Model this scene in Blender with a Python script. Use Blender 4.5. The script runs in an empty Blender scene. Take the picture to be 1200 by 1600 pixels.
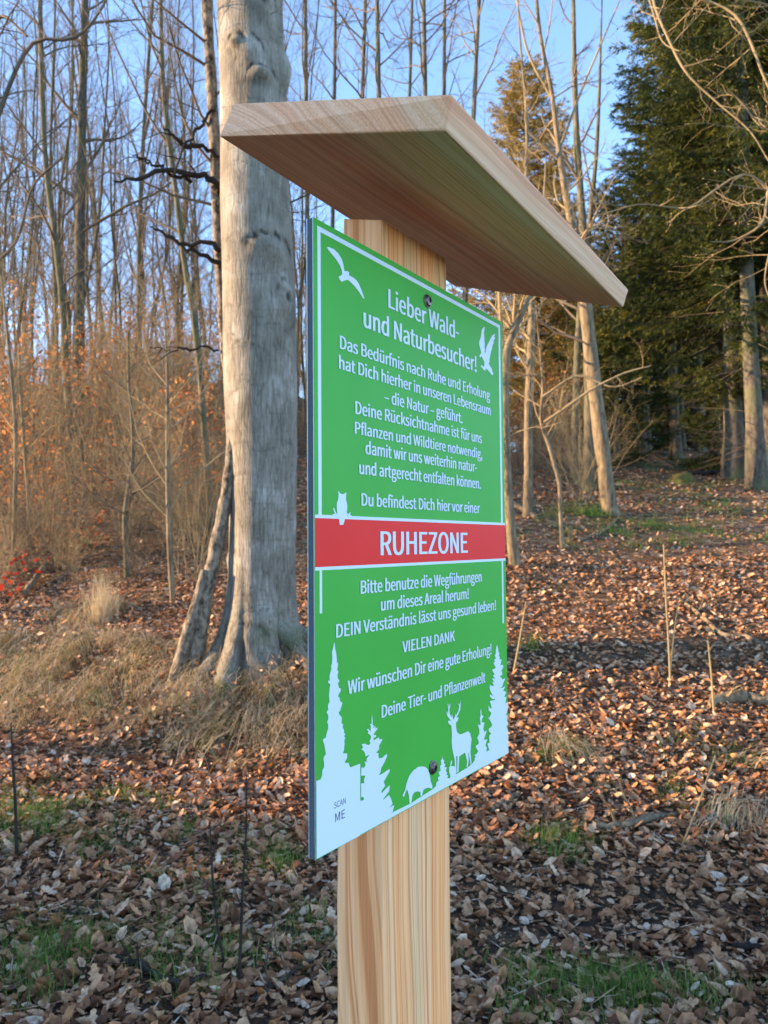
import bpy, math, random
import numpy as np
from mathutils import Matrix, Vector
from mathutils.geometry import tessellate_polygon

S = bpy.context.scene
COL = S.collection
R = math.radians

# ------------------------------------------------------------------ camera
FPX, W0, H0 = 1170.0, 1200, 1600          # focal length in pixels of a 1200 x 1600 frame
CAM = np.array([0.0, 0.0, 1.45])
CM = np.array([[0.9999692, -0.0078531, 0.0], [0.0003369, 0.0428988, 0.9990794], [-0.0078459, -0.9990486, 0.0429002]])   # camera x / down / forward -> world
cd = bpy.data.cameras.new('camera'); cam = bpy.data.objects.new('camera', cd); COL.objects.link(cam)
cd.sensor_fit = 'HORIZONTAL'; cd.sensor_width = 36.0; cd.lens = 36.0 * FPX / W0
cd.clip_start = 0.05; cd.clip_end = 2000
rm = Matrix(((CM[0][0], -CM[0][1], -CM[0][2], CAM[0]), (CM[1][0], -CM[1][1], -CM[1][2], CAM[1]),
             (CM[2][0], -CM[2][1], -CM[2][2], CAM[2]), (0, 0, 0, 1)))
cam.matrix_world = rm
cd.dof.use_dof = True; cd.dof.focus_distance = 0.86; cd.dof.aperture_fstop = 17.0
S.camera = cam

# ------------------------------------------------------------------ sky, sun, exposure
SUN_EL, SUN_ROT = 12.0, 269.0
wd = bpy.data.worlds.new("World"); S.world = wd; wd.use_nodes = True
wn = wd.node_tree; bg = wn.nodes['Background']
sk = wn.nodes.new('ShaderNodeTexSky'); sk.sky_type = 'NISHITA'; sk.sun_disc = False
sk.sun_elevation = R(SUN_EL); sk.sun_rotation = R(SUN_ROT)
sk.air_density = 0.75; sk.dust_density = 0.05; sk.ozone_density = 1.7; sk.altitude = 900
wn.links.new(sk.outputs[0], bg.inputs[0]); bg.inputs[1].default_value = 0.15
sl = bpy.data.lights.new('sun', 'SUN'); sl.energy = 3.3; sl.angle = R(0.5); sl.color = (1.0, 0.69, 0.40)
so = bpy.data.objects.new('sun', sl); COL.objects.link(so)
sd = Vector((math.sin(R(SUN_ROT)) * math.cos(R(SUN_EL)), math.cos(R(SUN_ROT)) * math.cos(R(SUN_EL)), math.sin(R(SUN_EL))))
so.rotation_euler = sd.to_track_quat('Z', 'Y').to_euler()
S.view_settings.view_transform = 'Standard'; S.view_settings.look = 'None'
S.view_settings.gamma = 1.0; S.view_settings.exposure = 2.45
S.render.engine = 'CYCLES'
S.cycles.max_bounces = 6; S.cycles.diffuse_bounces = 3; S.cycles.transmission_bounces = 3; S.cycles.transparent_max_bounces = 6
S.cycles.use_denoising = True

# ------------------------------------------------------------------ materials
def new_mat(name, rough=0.8, spec=0.3):
    m = bpy.data.materials.new(name); m.use_nodes = True
    nt = m.node_tree; b = nt.nodes['Principled BSDF']
    b.inputs['Roughness'].default_value = rough
    b.inputs['Specular IOR Level'].default_value = spec
    return m, nt, b
def nd(nt, t, **kw):
    n = nt.nodes.new(t)
    for k, v in kw.items():
        if k in n.inputs: n.inputs[k].default_value = v
        else: setattr(n, k, v)
    return n
def ramp(nt, stops, interp='LINEAR'):
    n = nt.nodes.new('ShaderNodeValToRGB'); cr = n.color_ramp; cr.interpolation = interp
    while len(cr.elements) < len(stops): cr.elements.new(0.5)
    for e, (p, c) in zip(cr.elements, stops):
        e.position = p; e.color = (c[0], c[1], c[2], 1) if len(c) == 3 else c
    return n
def obj_coords(nt, scale=(1, 1, 1)):
    tc = nt.nodes.new('ShaderNodeTexCoord'); mp = nt.nodes.new('ShaderNodeMapping')
    mp.inputs['Scale'].default_value = scale
    nt.links.new(tc.outputs['Object'], mp.inputs[0]); return mp.outputs[0]
def mixc(nt, f, a, b, mode='MIX'):
    n = nt.nodes.new('ShaderNodeMix'); n.data_type = 'RGBA'; n.blend_type = mode
    for s, v in ((0, f), (6, a), (7, b)):
        if hasattr(v, 'is_linked'): nt.links.new(v, n.inputs[s])
        else: n.inputs[s].default_value = v if s == 0 else (v[0], v[1], v[2], 1)
    return n.outputs[2]
def bump(nt, b, h, strength=0.5, dist=0.01):
    n = nt.nodes.new('ShaderNodeBump'); n.inputs['Strength'].default_value = strength; n.inputs['Distance'].default_value = dist
    nt.links.new(h, n.inputs['Height']); nt.links.new(n.outputs[0], b.inputs['Normal'])
def flat_mat(name, col, rough=0.5, spec=0.4, metal=0.0, var=0.0, scale=30):
    m, nt, b = new_mat(name, rough, spec); b.inputs['Metallic'].default_value = metal
    if var:
        nz = nd(nt, 'ShaderNodeTexNoise', Scale=scale, Detail=5.0); nt.links.new(obj_coords(nt), nz.inputs['Vector'])
        rp = ramp(nt, [(0.3, [c * (1 - var) for c in col]), (0.7, [min(1, c * (1 + var)) for c in col])])
        nt.links.new(nz.outputs[0], rp.inputs[0]); nt.links.new(rp.outputs[0], b.inputs['Base Color'])
    else: b.inputs['Base Color'].default_value = (*col, 1)
    return m
def leafy_mat(name, stops, rough=0.7, trans=0.35, spec=0.2, interp='LINEAR', noise=0.0):
    """natural colour differences from leaf to leaf (attribute 'rnd'), thin enough to let light through"""
    m, nt, b = new_mat(name, rough, spec)
    at = nd(nt, 'ShaderNodeAttribute', attribute_name='rnd')
    rp = ramp(nt, stops, interp)
    nt.links.new(at.outputs['Fac'], rp.inputs[0]); c = rp.outputs[0]
    if noise:
        nz = nd(nt, 'ShaderNodeTexNoise', Scale=noise, Detail=3.0); nt.links.new(obj_coords(nt), nz.inputs['Vector'])
        r2 = ramp(nt, [(0.3, (0.55, 0.5, 0.45)), (0.65, (1.1, 1.1, 1.1))]); nt.links.new(nz.outputs[0], r2.inputs[0])
        c = mixc(nt, 1.0, c, r2.outputs[0], 'MULTIPLY')
    nt.links.new(c, b.inputs['Base Color'])
    if trans:
        tr = nt.nodes.new('ShaderNodeBsdfTranslucent'); nt.links.new(c, tr.inputs[0])
        mx = nt.nodes.new('ShaderNodeMixShader'); mx.inputs[0].default_value = trans
        nt.links.new(b.outputs[0], mx.inputs[1]); nt.links.new(tr.outputs[0], mx.inputs[2])
        nt.links.new(mx.outputs[0], nt.nodes['Material Output'].inputs['Surface'])
    return m
def bark_mat(name, dark, light, sx=14, sz=3, bs=0.6, bd=0.02, moss=None):
    m, nt, b = new_mat(name, 0.9, 0.15)
    nz = nd(nt, 'ShaderNodeTexNoise', Scale=1.0, Detail=6.0, Roughness=0.65); nt.links.new(obj_coords(nt, (sx, sx, sz)), nz.inputs['Vector'])
    n2 = nd(nt, 'ShaderNodeTexNoise', Scale=1.3, Detail=3.0); nt.links.new(obj_coords(nt), n2.inputs['Vector'])
    rp = ramp(nt, [(0.36, dark), (0.62, light)]); nt.links.new(nz.outputs[0], rp.inputs[0])
    c = rp.outputs[0]
    if moss:
        r2 = ramp(nt, [(0.45, (0, 0, 0)), (0.62, (1, 1, 1))]); nt.links.new(n2.outputs[0], r2.inputs[0])
        mm = nt.nodes.new('ShaderNodeMath'); mm.operation = 'MULTIPLY'; mm.inputs[1].default_value = 0.6
        nt.links.new(r2.outputs[0], mm.inputs[0]); c = mixc(nt, mm.outputs[0], c, moss)
    nt.links.new(c, b.inputs['Base Color']); bump(nt, b, nz.outputs[0], bs, bd)
    return m

# ------------------------------------------------------------------ mesh building
class Geo:
    def __init__(self): self.v = []; self.f = {3: [], 4: []}; self.r = []; self.m = {3: [], 4: []}; self.n = 0
    def add(self, v, f, r=0.5, mi=0):
        v = np.asarray(v, float); f = np.asarray(f, int)
        k = f.shape[1]
        self.f[k].append(f + self.n); self.m[k].append(np.full(len(f), mi))
        self.v.append(v); self.r.append(np.broadcast_to(np.asarray(r, float), (len(v),))); self.n += len(v)
    def mesh(self, name, mats, smooth=True):
        me = bpy.data.meshes.new(name)
        v = np.concatenate(self.v); me.vertices.add(len(v)); me.vertices.foreach_set('co', v.astype(np.float32).ravel())
        fs = [np.concatenate(self.f[k]) for k in (3, 4) if self.f[k]]; ms = np.concatenate([np.concatenate(self.m[k]) for k in (3, 4) if self.f[k]])
        tot = np.concatenate([np.full(len(f), f.shape[1]) for f in fs]); lp = np.concatenate([f.ravel() for f in fs])
        me.loops.add(len(lp)); me.loops.foreach_set('vertex_index', lp.astype(np.int32))
        me.polygons.add(len(tot)); st = np.concatenate([[0], np.cumsum(tot)[:-1]])
        me.polygons.foreach_set('loop_start', st.astype(np.int32))
        me.polygons.foreach_set('material_index', ms.astype(np.int32))
        me.polygons.foreach_set('use_smooth', np.full(len(tot), smooth))
        a = me.attributes.new('rnd', 'FLOAT', 'POINT'); a.data.foreach_set('value', np.concatenate(self.r).astype(np.float32))
        for m in (mats if isinstance(mats, (list, tuple)) else [mats]): me.materials.append(m)
        me.update(calc_edges=True); me.validate()
        return me
    def build(self, name, mats, parent=None, smooth=True):
        o = bpy.data.objects.new(name, self.mesh(name, mats, smooth)); COL.objects.link(o)
        if parent: o.parent = parent
        return o
def tag(o, label=None, cat=None, group=None, kind=None):
    if label: o['label'] = label
    if cat: o['category'] = cat
    if group: o['group'] = group
    if kind: o['kind'] = kind
    return o
def thing(name, label, cat, loc=(0, 0, 0), rz=0.0, group=None):
    o = bpy.data.objects.new(name, None); o.empty_display_size = 0.2; COL.objects.link(o)
    o.location = loc; o.rotation_euler = (0, 0, rz)
    return tag(o, label, cat, group)
def dup(root, loc, rz=0.0, sc=1.0, label=None, group=None, tilt=(0, 0)):
    r = root.copy(); COL.objects.link(r); r.location = loc; r.rotation_euler = (tilt[0], tilt[1], rz); r.scale = (sc, sc, sc)
    if label: r['label'] = label
    if group: r['group'] = group
    for ch in list(root.children):
        c = ch.copy(); COL.objects.link(c); c.parent = r
        for g in ch.children:
            d = g.copy(); COL.objects.link(d); d.parent = c
    return r
def unit(a): return a / (np.linalg.norm(a, axis=-1, keepdims=True) + 1e-12)
def tube(g, path, rad, sides=5, rnd=0.5, mi=0, cap=False):
    p = np.asarray(path, float); n = len(p); rad = np.broadcast_to(np.asarray(rad, float), (n,))
    t = np.gradient(p, axis=0); t = unit(t)
    ax = np.array([0.31, 0.95, 0.05]) if abs(unit(p[-1] - p[0])[1]) < 0.8 else np.array([0.95, 0.1, 0.3])
    a = unit(np.cross(t, ax)); b = np.cross(t, a)
    th = np.arange(sides) * 2 * math.pi / sides
    v = p[:, None] + rad[:, None, None] * (a[:, None] * np.cos(th)[None, :, None] + b[:, None] * np.sin(th)[None, :, None])
    i = np.arange(n - 1)[:, None] * sides; j = np.arange(sides)[None]; k = (j + 1) % sides
    f = np.stack([i + j, i + k, i + sides + k, i + sides + j], -1).reshape(-1, 4)
    g.add(v.reshape(-1, 3), f, rnd, mi)
    if cap:
        for e, ring in ((0, v[0]), (-1, v[-1])):
            vv = np.vstack([ring, p[e:e + 1] if e == 0 else p[-1:]]); q = np.arange(sides)
            ff = np.stack([q, (q + 1) % sides, np.full(sides, sides)], -1)
            g.add(vv, ff if e else ff[:, ::-1], rnd, mi)
def spline(pts, n):
    """smooth curve through points (any columns)"""
    p = np.asarray(pts, float); m = len(p)
    if m < 3: return np.array([p[0] + (p[-1] - p[0]) * k for k in np.linspace(0, 1, n)])
    q = np.vstack([2 * p[0] - p[1], p, 2 * p[-1] - p[-2]])
    out = []
    for s in np.linspace(0, m - 1 - 1e-9, n):
        i = int(s); t = s - i; a, b, c, d = q[i], q[i + 1], q[i + 2], q[i + 3]
        out.append(0.5 * (2 * b + (c - a) * t + (2 * a - 5 * b + 4 * c - d) * t * t + (3 * b - a - 3 * c + d) * t ** 3))
    return np.array(out)
def leaves(g, P, D, N, L, Wd, curl, rnd, fold=0.15):
    """folded, curled leaves: P base, D direction, N normal; 8 vertices and 6 triangles each"""
    D = unit(D); N = unit(N - (N * D).sum(-1, keepdims=True) * D); Sd = np.cross(D, N)
    L = L[:, None]; Wd = Wd[:, None]; c = curl[:, None] * L
    s0 = P; s1 = P + D * L * 0.5 - N * fold * Wd; s2 = P + D * L + N * c
    l1 = P + D * L * 0.28 + Sd * Wd * 0.5 + N * c * 0.4; l2 = P + D * L * 0.68 + Sd * Wd * 0.42 + N * c * 0.7
    r1 = P + D * L * 0.28 - Sd * Wd * 0.5 + N * c * 0.15; r2 = P + D * L * 0.68 - Sd * Wd * 0.42 + N * c * 0.9
    v = np.stack([s0, s1, s2, l1, l2, r1, r2], 1); n = len(P)
    base = np.array([[0, 1, 3], [3, 1, 4], [4, 1, 2], [0, 5, 1], [5, 6, 1], [6, 2, 1]])
    f = (np.arange(n)[:, None, None] * 7 + base[None]).reshape(-1, 3)
    g.add(v.reshape(-1, 3), f, np.repeat(rnd, 7))
def oak_leaves(g, P, D, N, L, curl, rnd):
    """lobed leaves, gently curled"""
    D = unit(D); N = unit(N - (N * D).sum(-1, keepdims=True) * D); Sd = np.cross(D, N); out = [P[:, None]]; L_ = L[:, None]
    prof = [(0.12, 0.04), (0.24, 0.20), (0.34, 0.11), (0.48, 0.28), (0.58, 0.15), (0.72, 0.26), (0.82, 0.12), (0.93, 0.14)]
    def pt(t, w): c = curl[:, None] * L_ * (t * t + 1.2 * w * w); return P + D * L_ * t + Sd * L_ * w + N * c
    mid = [pt(t, 0.0) for t, w in prof] + [pt(1.0, 0.0)]; lf = [pt(t, w) for t, w in prof]; rt = [pt(t, -w) for t, w in prof]
    v = np.stack([P] + mid + lf + rt, 1); m = len(prof); f = []
    for s in (0, 1):
        o = 1 + (m + 1) + s * m
        q = [(0, 1, o)] + sum([[(1 + k, 2 + k, o + k + 1), (1 + k, o + k + 1, o + k)] for k in range(m - 1)], []) + [(m, m + 1, o + m - 1)]
        f += [t[::-1] for t in q] if s else q
    n = len(P); g.add(v.reshape(-1, 3), (np.arange(n)[:, None, None] * v.shape[1] + np.array(f)[None]).reshape(-1, 3), np.repeat(rnd, v.shape[1]))
def diamonds(g, P, D, N, L, Wd, rnd):
    D = unit(D); Sd = unit(np.cross(D, N)); L = L[:, None]; Wd = Wd[:, None]
    v = np.stack([P, P + D * L * 0.45 + Sd * Wd * 0.5, P + D * L, P + D * L * 0.45 - Sd * Wd * 0.5], 1); n = len(P)
    f = np.arange(n * 4).reshape(n, 4)
    g.add(v.reshape(-1, 3), f, np.repeat(rnd, 4))
def blades(g, P, hd, h, bend, w, rnd, droop=0.0):
    """grass blades: base, heading angle, length, how far it bends over, width"""
    n = len(P); dx = np.stack([np.cos(hd), np.sin(hd), np.zeros(n)], -1); sx = np.stack([-np.sin(hd), np.cos(hd), np.zeros(n)], -1)
    vs = []
    for k, t in enumerate((0, 0.35, 0.7, 1.0)):
        out = bend * (t ** 1.5); up = t * (1 - 0.45 * bend * t - droop * bend * t * t)
        c = P + dx * (h * out)[:, None] + np.array([0, 0, 1]) * (h * up)[:, None]
        ww = (w * (1 - 0.85 * t) * 0.5)[:, None]
        vs += [c - sx * ww, c + sx * ww]
    v = np.stack(vs, 1); q = np.array([[0, 1, 3, 2], [2, 3, 5, 4], [4, 5, 7, 6]])
    f = (np.arange(n)[:, None, None] * 8 + q[None]).reshape(-1, 4)
    g.add(v.reshape(-1, 3), f, np.repeat(rnd, 8))
def prism(g, poly, z0, z1, mi=0):
    pass
def hexa(g, b, t, mi=0):
    """box from four bottom and four top corners"""
    v = np.array(list(b) + list(t), float)
    for q in ((3, 2, 1, 0), (4, 5, 6, 7), (0, 1, 5, 4), (1, 2, 6, 5), (2, 3, 7, 6), (3, 0, 4, 7)):
        g.add(v[list(q)], [[0, 1, 2, 3]], 0.5, mi)

# ------------------------------------------------------------------ terrain
def sst(a, b, x):
    t = np.clip((x - a) / (b - a), 0, 1); return t * t * (3 - 2 * t)
def softp(x, k=0.6): return k * np.log1p(np.exp(np.clip(x / k, -40, 40)))
def ht(X, Y):
    X = np.asarray(X, float); Y = np.asarray(Y, float)
    a = X / np.maximum(Y, 3.0); t = sst(-0.17, 0.10, a)
    Yf = 4.72 + 0.42 * np.clip(-0.7 - X, 0, 4.0)
    Yc = 47 - softp(47 - Y, 4.0)
    left = 0.60 * sst(0, 1.15, Y - Yf) + 0.09 * np.clip(Y - Yf - 1, 0, 40) + 0.215 * softp(Yc - 8.3, 0.8)
    right = 0.245 * softp(Y - 3.9, 0.5) - 0.05 * softp(Yc - 14, 1.5)
    right = np.where(Y > 40, right - 0.235 * softp(Y - 45, 3), right); left = left - 0.12 * softp(Y - 47, 3)
    z = left * (1 - t) + right * t
    far = sst(60, 120, np.hypot(X, Y))
    z = z * (1 - 0.35 * far)
    z = z + 0.030 * np.sin(1.7 * X + 0.6 * np.sin(1.3 * Y)) * np.sin(1.45 * Y + 0.7) + 0.018 * np.sin(3.9 * X + 2 * np.sin(0.9 * Y)) * np.cos(4.3 * Y + X) + 0.007 * np.sin(9.1 * X + 3 * Y) * np.sin(10.3 * Y - 2 * X)
    rut = np.exp(-((Y - 2.95 - 0.12 * np.sin(X * 1.3)) / 0.22) ** 2) * sst(-0.1, 0.4, X)
    return z - 0.05 * rut
def ray(px, py):
    d = CM @ np.array([(px - 600) / FPX, (py - 800) / FPX, 1.0]); return d
def gpt(px, py, tmax=80):
    """where the sight line of a photo point meets the ground"""
    d = ray(px, py); t = 1.5; st = 0.04
    while t < tmax:
        p = CAM + d * t
        if p[2] <= ht(p[0], p[1]): return np.array([p[0], p[1], float(ht(p[0], p[1]))])
        t += st; st *= 1.01
    return CAM + d * tmax
def at(px, py, Y):
    d = ray(px, py); return CAM + d * (Y / d[1])
def foot(px, Y):
    x = at(px, 850, Y)[0]; return np.array([x, Y, float(ht(x, Y))])

# ------------------------------------------------------------------ information sign (post, roof board, panel)
SO = np.array([-0.064243, 0.692561, -0.285823]) + CAM; SU = np.array([0.561354, 0.827576, 0.0]); SN = np.array([0.827576, -0.561354, 0.0]); SV = np.array([0, 0, 1.0])
PW, PH, PT = 0.41136, 0.594, 0.0084
GZ = float(ht(SO[0], SO[1]))
def wood_mat(name, axis, pith, tint=1.0, soft=0.0, grey=(0.62, 0.52, 0.43)):
    """planed larch: growth rings round a pith line that runs along the given axis"""
    m, nt, b = new_mat(name, 0.62, 0.25)
    tc = nt.nodes.new('ShaderNodeTexCoord'); sp = nt.nodes.new('ShaderNodeSeparateXYZ'); nt.links.new(tc.outputs['Object'], sp.inputs[0])
    ax = [i for i in range(3) if i != axis]
    # slow wander along the board
    wz = nd(nt, 'ShaderNodeTexNoise', Scale=1.0, Detail=2.0)
    sc = [6.0, 6.0, 6.0]; sc[axis] = 1.6
    nt.links.new(obj_coords(nt, sc), wz.inputs['Vector'])
    def math_(op, a, bb=None):
        n = nt.nodes.new('ShaderNodeMath'); n.operation = op
        for i, q in enumerate((a, bb)):
            if q is None: continue
            if hasattr(q, 'is_linked'): nt.links.new(q, n.inputs[i])
            else: n.inputs[i].default_value = q
        return n.outputs[0]
    off = math_('MULTIPLY', math_('SUBTRACT', wz.outputs[0], 0.5), 0.045)
    d0 = math_('SUBTRACT', sp.outputs[ax[0]], pith[0]); d1 = math_('SUBTRACT', sp.outputs[ax[1]], pith[1])
    rad = math_('ADD', math_('SQRT', math_('ADD', math_('MULTIPLY', d0, d0), math_('MULTIPLY', d1, d1))), off)
    ring = nd(nt, 'ShaderNodeTexNoise', noise_dimensions='1D', Scale=150.0, Detail=2.0, Roughness=0.6); nt.links.new(rad, ring.inputs['W'])
    wide = nd(nt, 'ShaderNodeTexNoise', noise_dimensions='1D', Scale=32.0, Detail=1.0); nt.links.new(math_('ADD', rad, 3.7), wide.inputs['W'])
    late = ramp(nt, [(0.42, (0.98 * tint, 0.56 * tint, 0.285 * tint)), (0.51, (0.93 * tint, 0.46 * tint, 0.20 * tint)), (0.60, (0.66 * tint, 0.25 * tint, 0.09 * tint)), (0.66, (0.95 * tint, 0.50 * tint, 0.235 * tint))])
    nt.links.new(ring.outputs[0], late.inputs[0])
    pale = ramp(nt, [(0.32, (1.04, 0.86, 0.72)), (0.5, (1.0, 0.96, 0.98)), (0.68, (0.95, 1.08, 1.22))]); nt.links.new(wide.outputs[0], pale.inputs[0])
    c = mixc(nt, 1.0, late.outputs[0], pale.outputs[0], 'MULTIPLY')
    if soft: c = mixc(nt, soft, c, grey)
    fs = [420.0, 420.0, 420.0]; fs[axis] = 9.0
    fib = nd(nt, 'ShaderNodeTexNoise', Scale=1.0, Detail=3.0); nt.links.new(obj_coords(nt, fs), fib.inputs['Vector'])
    fr = ramp(nt, [(0.3, (0.86, 0.84, 0.82)), (0.7, (1.06, 1.06, 1.06))]); nt.links.new(fib.outputs[0], fr.inputs[0])
    c = mixc(nt, 1.0, c, fr.outputs[0], 'MULTIPLY')
    nt.links.new(c, b.inputs['Base Color']); bump(nt, b, fib.outputs[0], 0.25, 0.0008)
    return m
def bevel(o, w=0.002, seg=2):
    md = o.modifiers.new('edge', 'BEVEL'); md.width = w; md.segments = seg; md.limit_method = 'ANGLE'; md.harden_normals = False
sign = thing('information_sign', 'wooden post with slanted roof board and a green and white forest notice panel', 'sign', (*(SO + SU * 0.2 - SN * 0.04)[:2], GZ))
def placed(o):       # mesh coordinates are (along panel, along panel normal, up) from the panel's lower left corner
    o.parent = sign
    o.matrix_world = Matrix(((SU[0], -SN[0], 0, SO[0]), (SU[1], -SN[1], 0, SO[1]), (0, 0, 1, SO[2]), (0, 0, 0, 1)))
    return o
bpy.context.view_layer.update()
m_post = wood_mat('larch_post', 2, (0.30, -0.055)); m_roof = wood_mat('larch_board', 0, (0.56, 0.20), 0.92, 0.42, (0.80, 0.47, 0.31))
zb = GZ - 0.4 - SO[2]
pt = (0.1275, 0.2708, 0.0534); pb = (0.1197, 0.2626, 0.0618)
def ring_(a, b, d, z, k=0.0): return [(a, PT, z), (b, PT, z), (b, PT + d, z), (a, PT + d, z)]
def lerp(p, q, s): return tuple(x + (y - x) * s for x, y in zip(p, q))
lo = lerp(pb, pt, (zb + 0.1) / 0.75) if zb > -0.2 else pb
g = Geo(); hexa(g, ring_(*pb, -0.10), [(pt[0], PT, 0.640), (pt[1], PT, 0.642), (pt[1], PT + pt[2], 0.657), (pt[0], PT + pt[2], 0.655)])
# lower part keeps the section
g2 = Geo(); tp = [(pt[0], PT, 0.640), (pt[1], PT, 0.642), (pt[1], PT + pt[2], 0.657), (pt[0], PT + pt[2], 0.655)]
mid = ring_(*pb, -0.10); bot = ring_(*pb, zb)
for A, B in ((bot, mid), (mid, tp)):
    v = np.array(A + B)
    for q in ((0, 1, 5, 4), (1, 2, 6, 5), (2, 3, 7, 6), (3, 0, 4, 7)): g2.add(v[list(q)], [[0, 1, 2, 3]])
g2.add(np.array(tp), [[0, 1, 2, 3]])
import bmesh
def weld(o, d=1e-5):
    bm = bmesh.new(); bm.from_mesh(o.data); bmesh.ops.remove_doubles(bm, verts=bm.verts, dist=d)
    bmesh.ops.recalc_face_normals(bm, faces=bm.faces); bm.to_mesh(o.data); bm.free()
post = g2.build('post', m_post, smooth=False); weld(post); bevel(post, 0.0025); placed(post)
g = Geo(); RB = [[0.01437, -0.13447, 0.64057], [0.55395, -0.12702, 0.62781], [0.56024, 0.15432, 0.71827], [0.01845, 0.14687, 0.72714]]; RT = [[0.00891, -0.14442, 0.66701], [0.54844, -0.13697, 0.65128], [0.55472, 0.14436, 0.74174], [0.0319, 0.13691, 0.76719]]
hexa(g, RB, RT)
roof = g.build('roof_board', m_roof, smooth=False); weld(roof); bevel(roof, 0.0022); placed(roof)

m_core = flat_mat('panel_core', (0.085, 0.105, 0.125), 0.75, 0.2, var=0.5, scale=900)
m_white = flat_mat('sign_white', (0.70, 0.76, 0.82), 0.55, 0.3)
m_green = flat_mat('sign_green', (0.068, 0.40, 0.045), 0.55, 0.22, var=0.05, scale=9)
m_red = flat_mat('sign_red', (0.88, 0.026, 0.018), 0.55, 0.22, var=0.05, scale=9)
m_black = flat_mat('sign_black', (0.012, 0.013, 0.03), 0.5, 0.3)
m_skin = flat_mat('aluminium_skin', (0.62, 0.66, 0.70), 0.4, 0.5, 0.6)
m_steel = flat_mat('screw_steel', (0.16, 0.13, 0.12), 0.38, 0.5, 0.9)
def slab(name, x0, x1, y0, y1, z0, z1, mat, parent=None):
    g = Geo(); hexa(g, [(x0, y0, z0), (x1, y0, z0), (x1, y1, z0), (x0, y1, z0)], [(x0, y0, z1), (x1, y0, z1), (x1, y1, z1), (x0, y1, z1)])
    o = g.build(name, mat, smooth=False); weld(o); placed(o)
    if parent:
        mw = o.matrix_world.copy(); o.parent = parent; o.matrix_parent_inverse = Matrix(); o.matrix_basis = Matrix()
    return o
panel = slab('sign_panel', 0, PW, 0.0010, PT - 0.0008, 0, PH, m_core)
def child(o): o.parent = panel; o.matrix_parent_inverse = Matrix(); o.matrix_basis = Matrix(); return o
slab('front_skin', -0.0004, PW + 0.0004, 0.0003, 0.0010, -0.0004, PH + 0.0004, m_skin, panel)
slab('front_sheet', -0.0002, PW + 0.0002, 0, 0.0003, -0.0002, PH + 0.0002, m_green, panel)
slab('back_sheet', -0.0004, PW + 0.0004, PT - 0.0008, PT, -0.0004, PH + 0.0004, m_skin, panel)
LAY = [0.0001]
def printed(name, polys, mat, lay=None):
    """flat print on the panel: polygons in millimetres from the panel's lower left corner"""
    bm = bmesh.new()
    for poly in polys:
        LAY[0] += 0.00002; y = -(LAY[0] if lay is None else lay)
        pts = [Vector((min(max(x, 0.3), PW * 1000 - 0.3) / 1000, y, min(max(z, 0.3), PH * 1000 - 0.3) / 1000)) for x, z in poly]
        vs = [bm.verts.new(p) for p in pts]
        for t in tessellate_polygon([pts]):
            try: f = bm.faces.new([vs[i] for i in t])
            except ValueError: continue
            f.normal_update()
            if f.normal.y > 0: f.normal_flip()
    me = bpy.data.meshes.new(name); bm.to_mesh(me); bm.free(); me.materials.append(mat)
    o = bpy.data.objects.new(name, me); COL.objects.link(o); return child(o)
def rect(x0, x1, z0, z1): return [(x0, z0), (x1, z0), (x1, z1), (x0, z1)]
Wm, Hm = PW * 1000, PH * 1000
printed('red_band', [rect(0.3, Wm - 0.3, 265.0, 310.6)], m_red)
printed('border_line', [rect(5.4, 10.3, 310.6, 588.0), rect(399.0, 404.4, 310.6, 588.0), rect(5.4, 404.4, 583.2, 588.0),
    rect(0.3, Wm - 0.3, 310.6, 313.8), rect(0.3, Wm - 0.3, 261.9, 265.0), rect(6.5, 10.2, 222, 262), rect(398.6, 403.2, 177, 262)], m_white)
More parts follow.
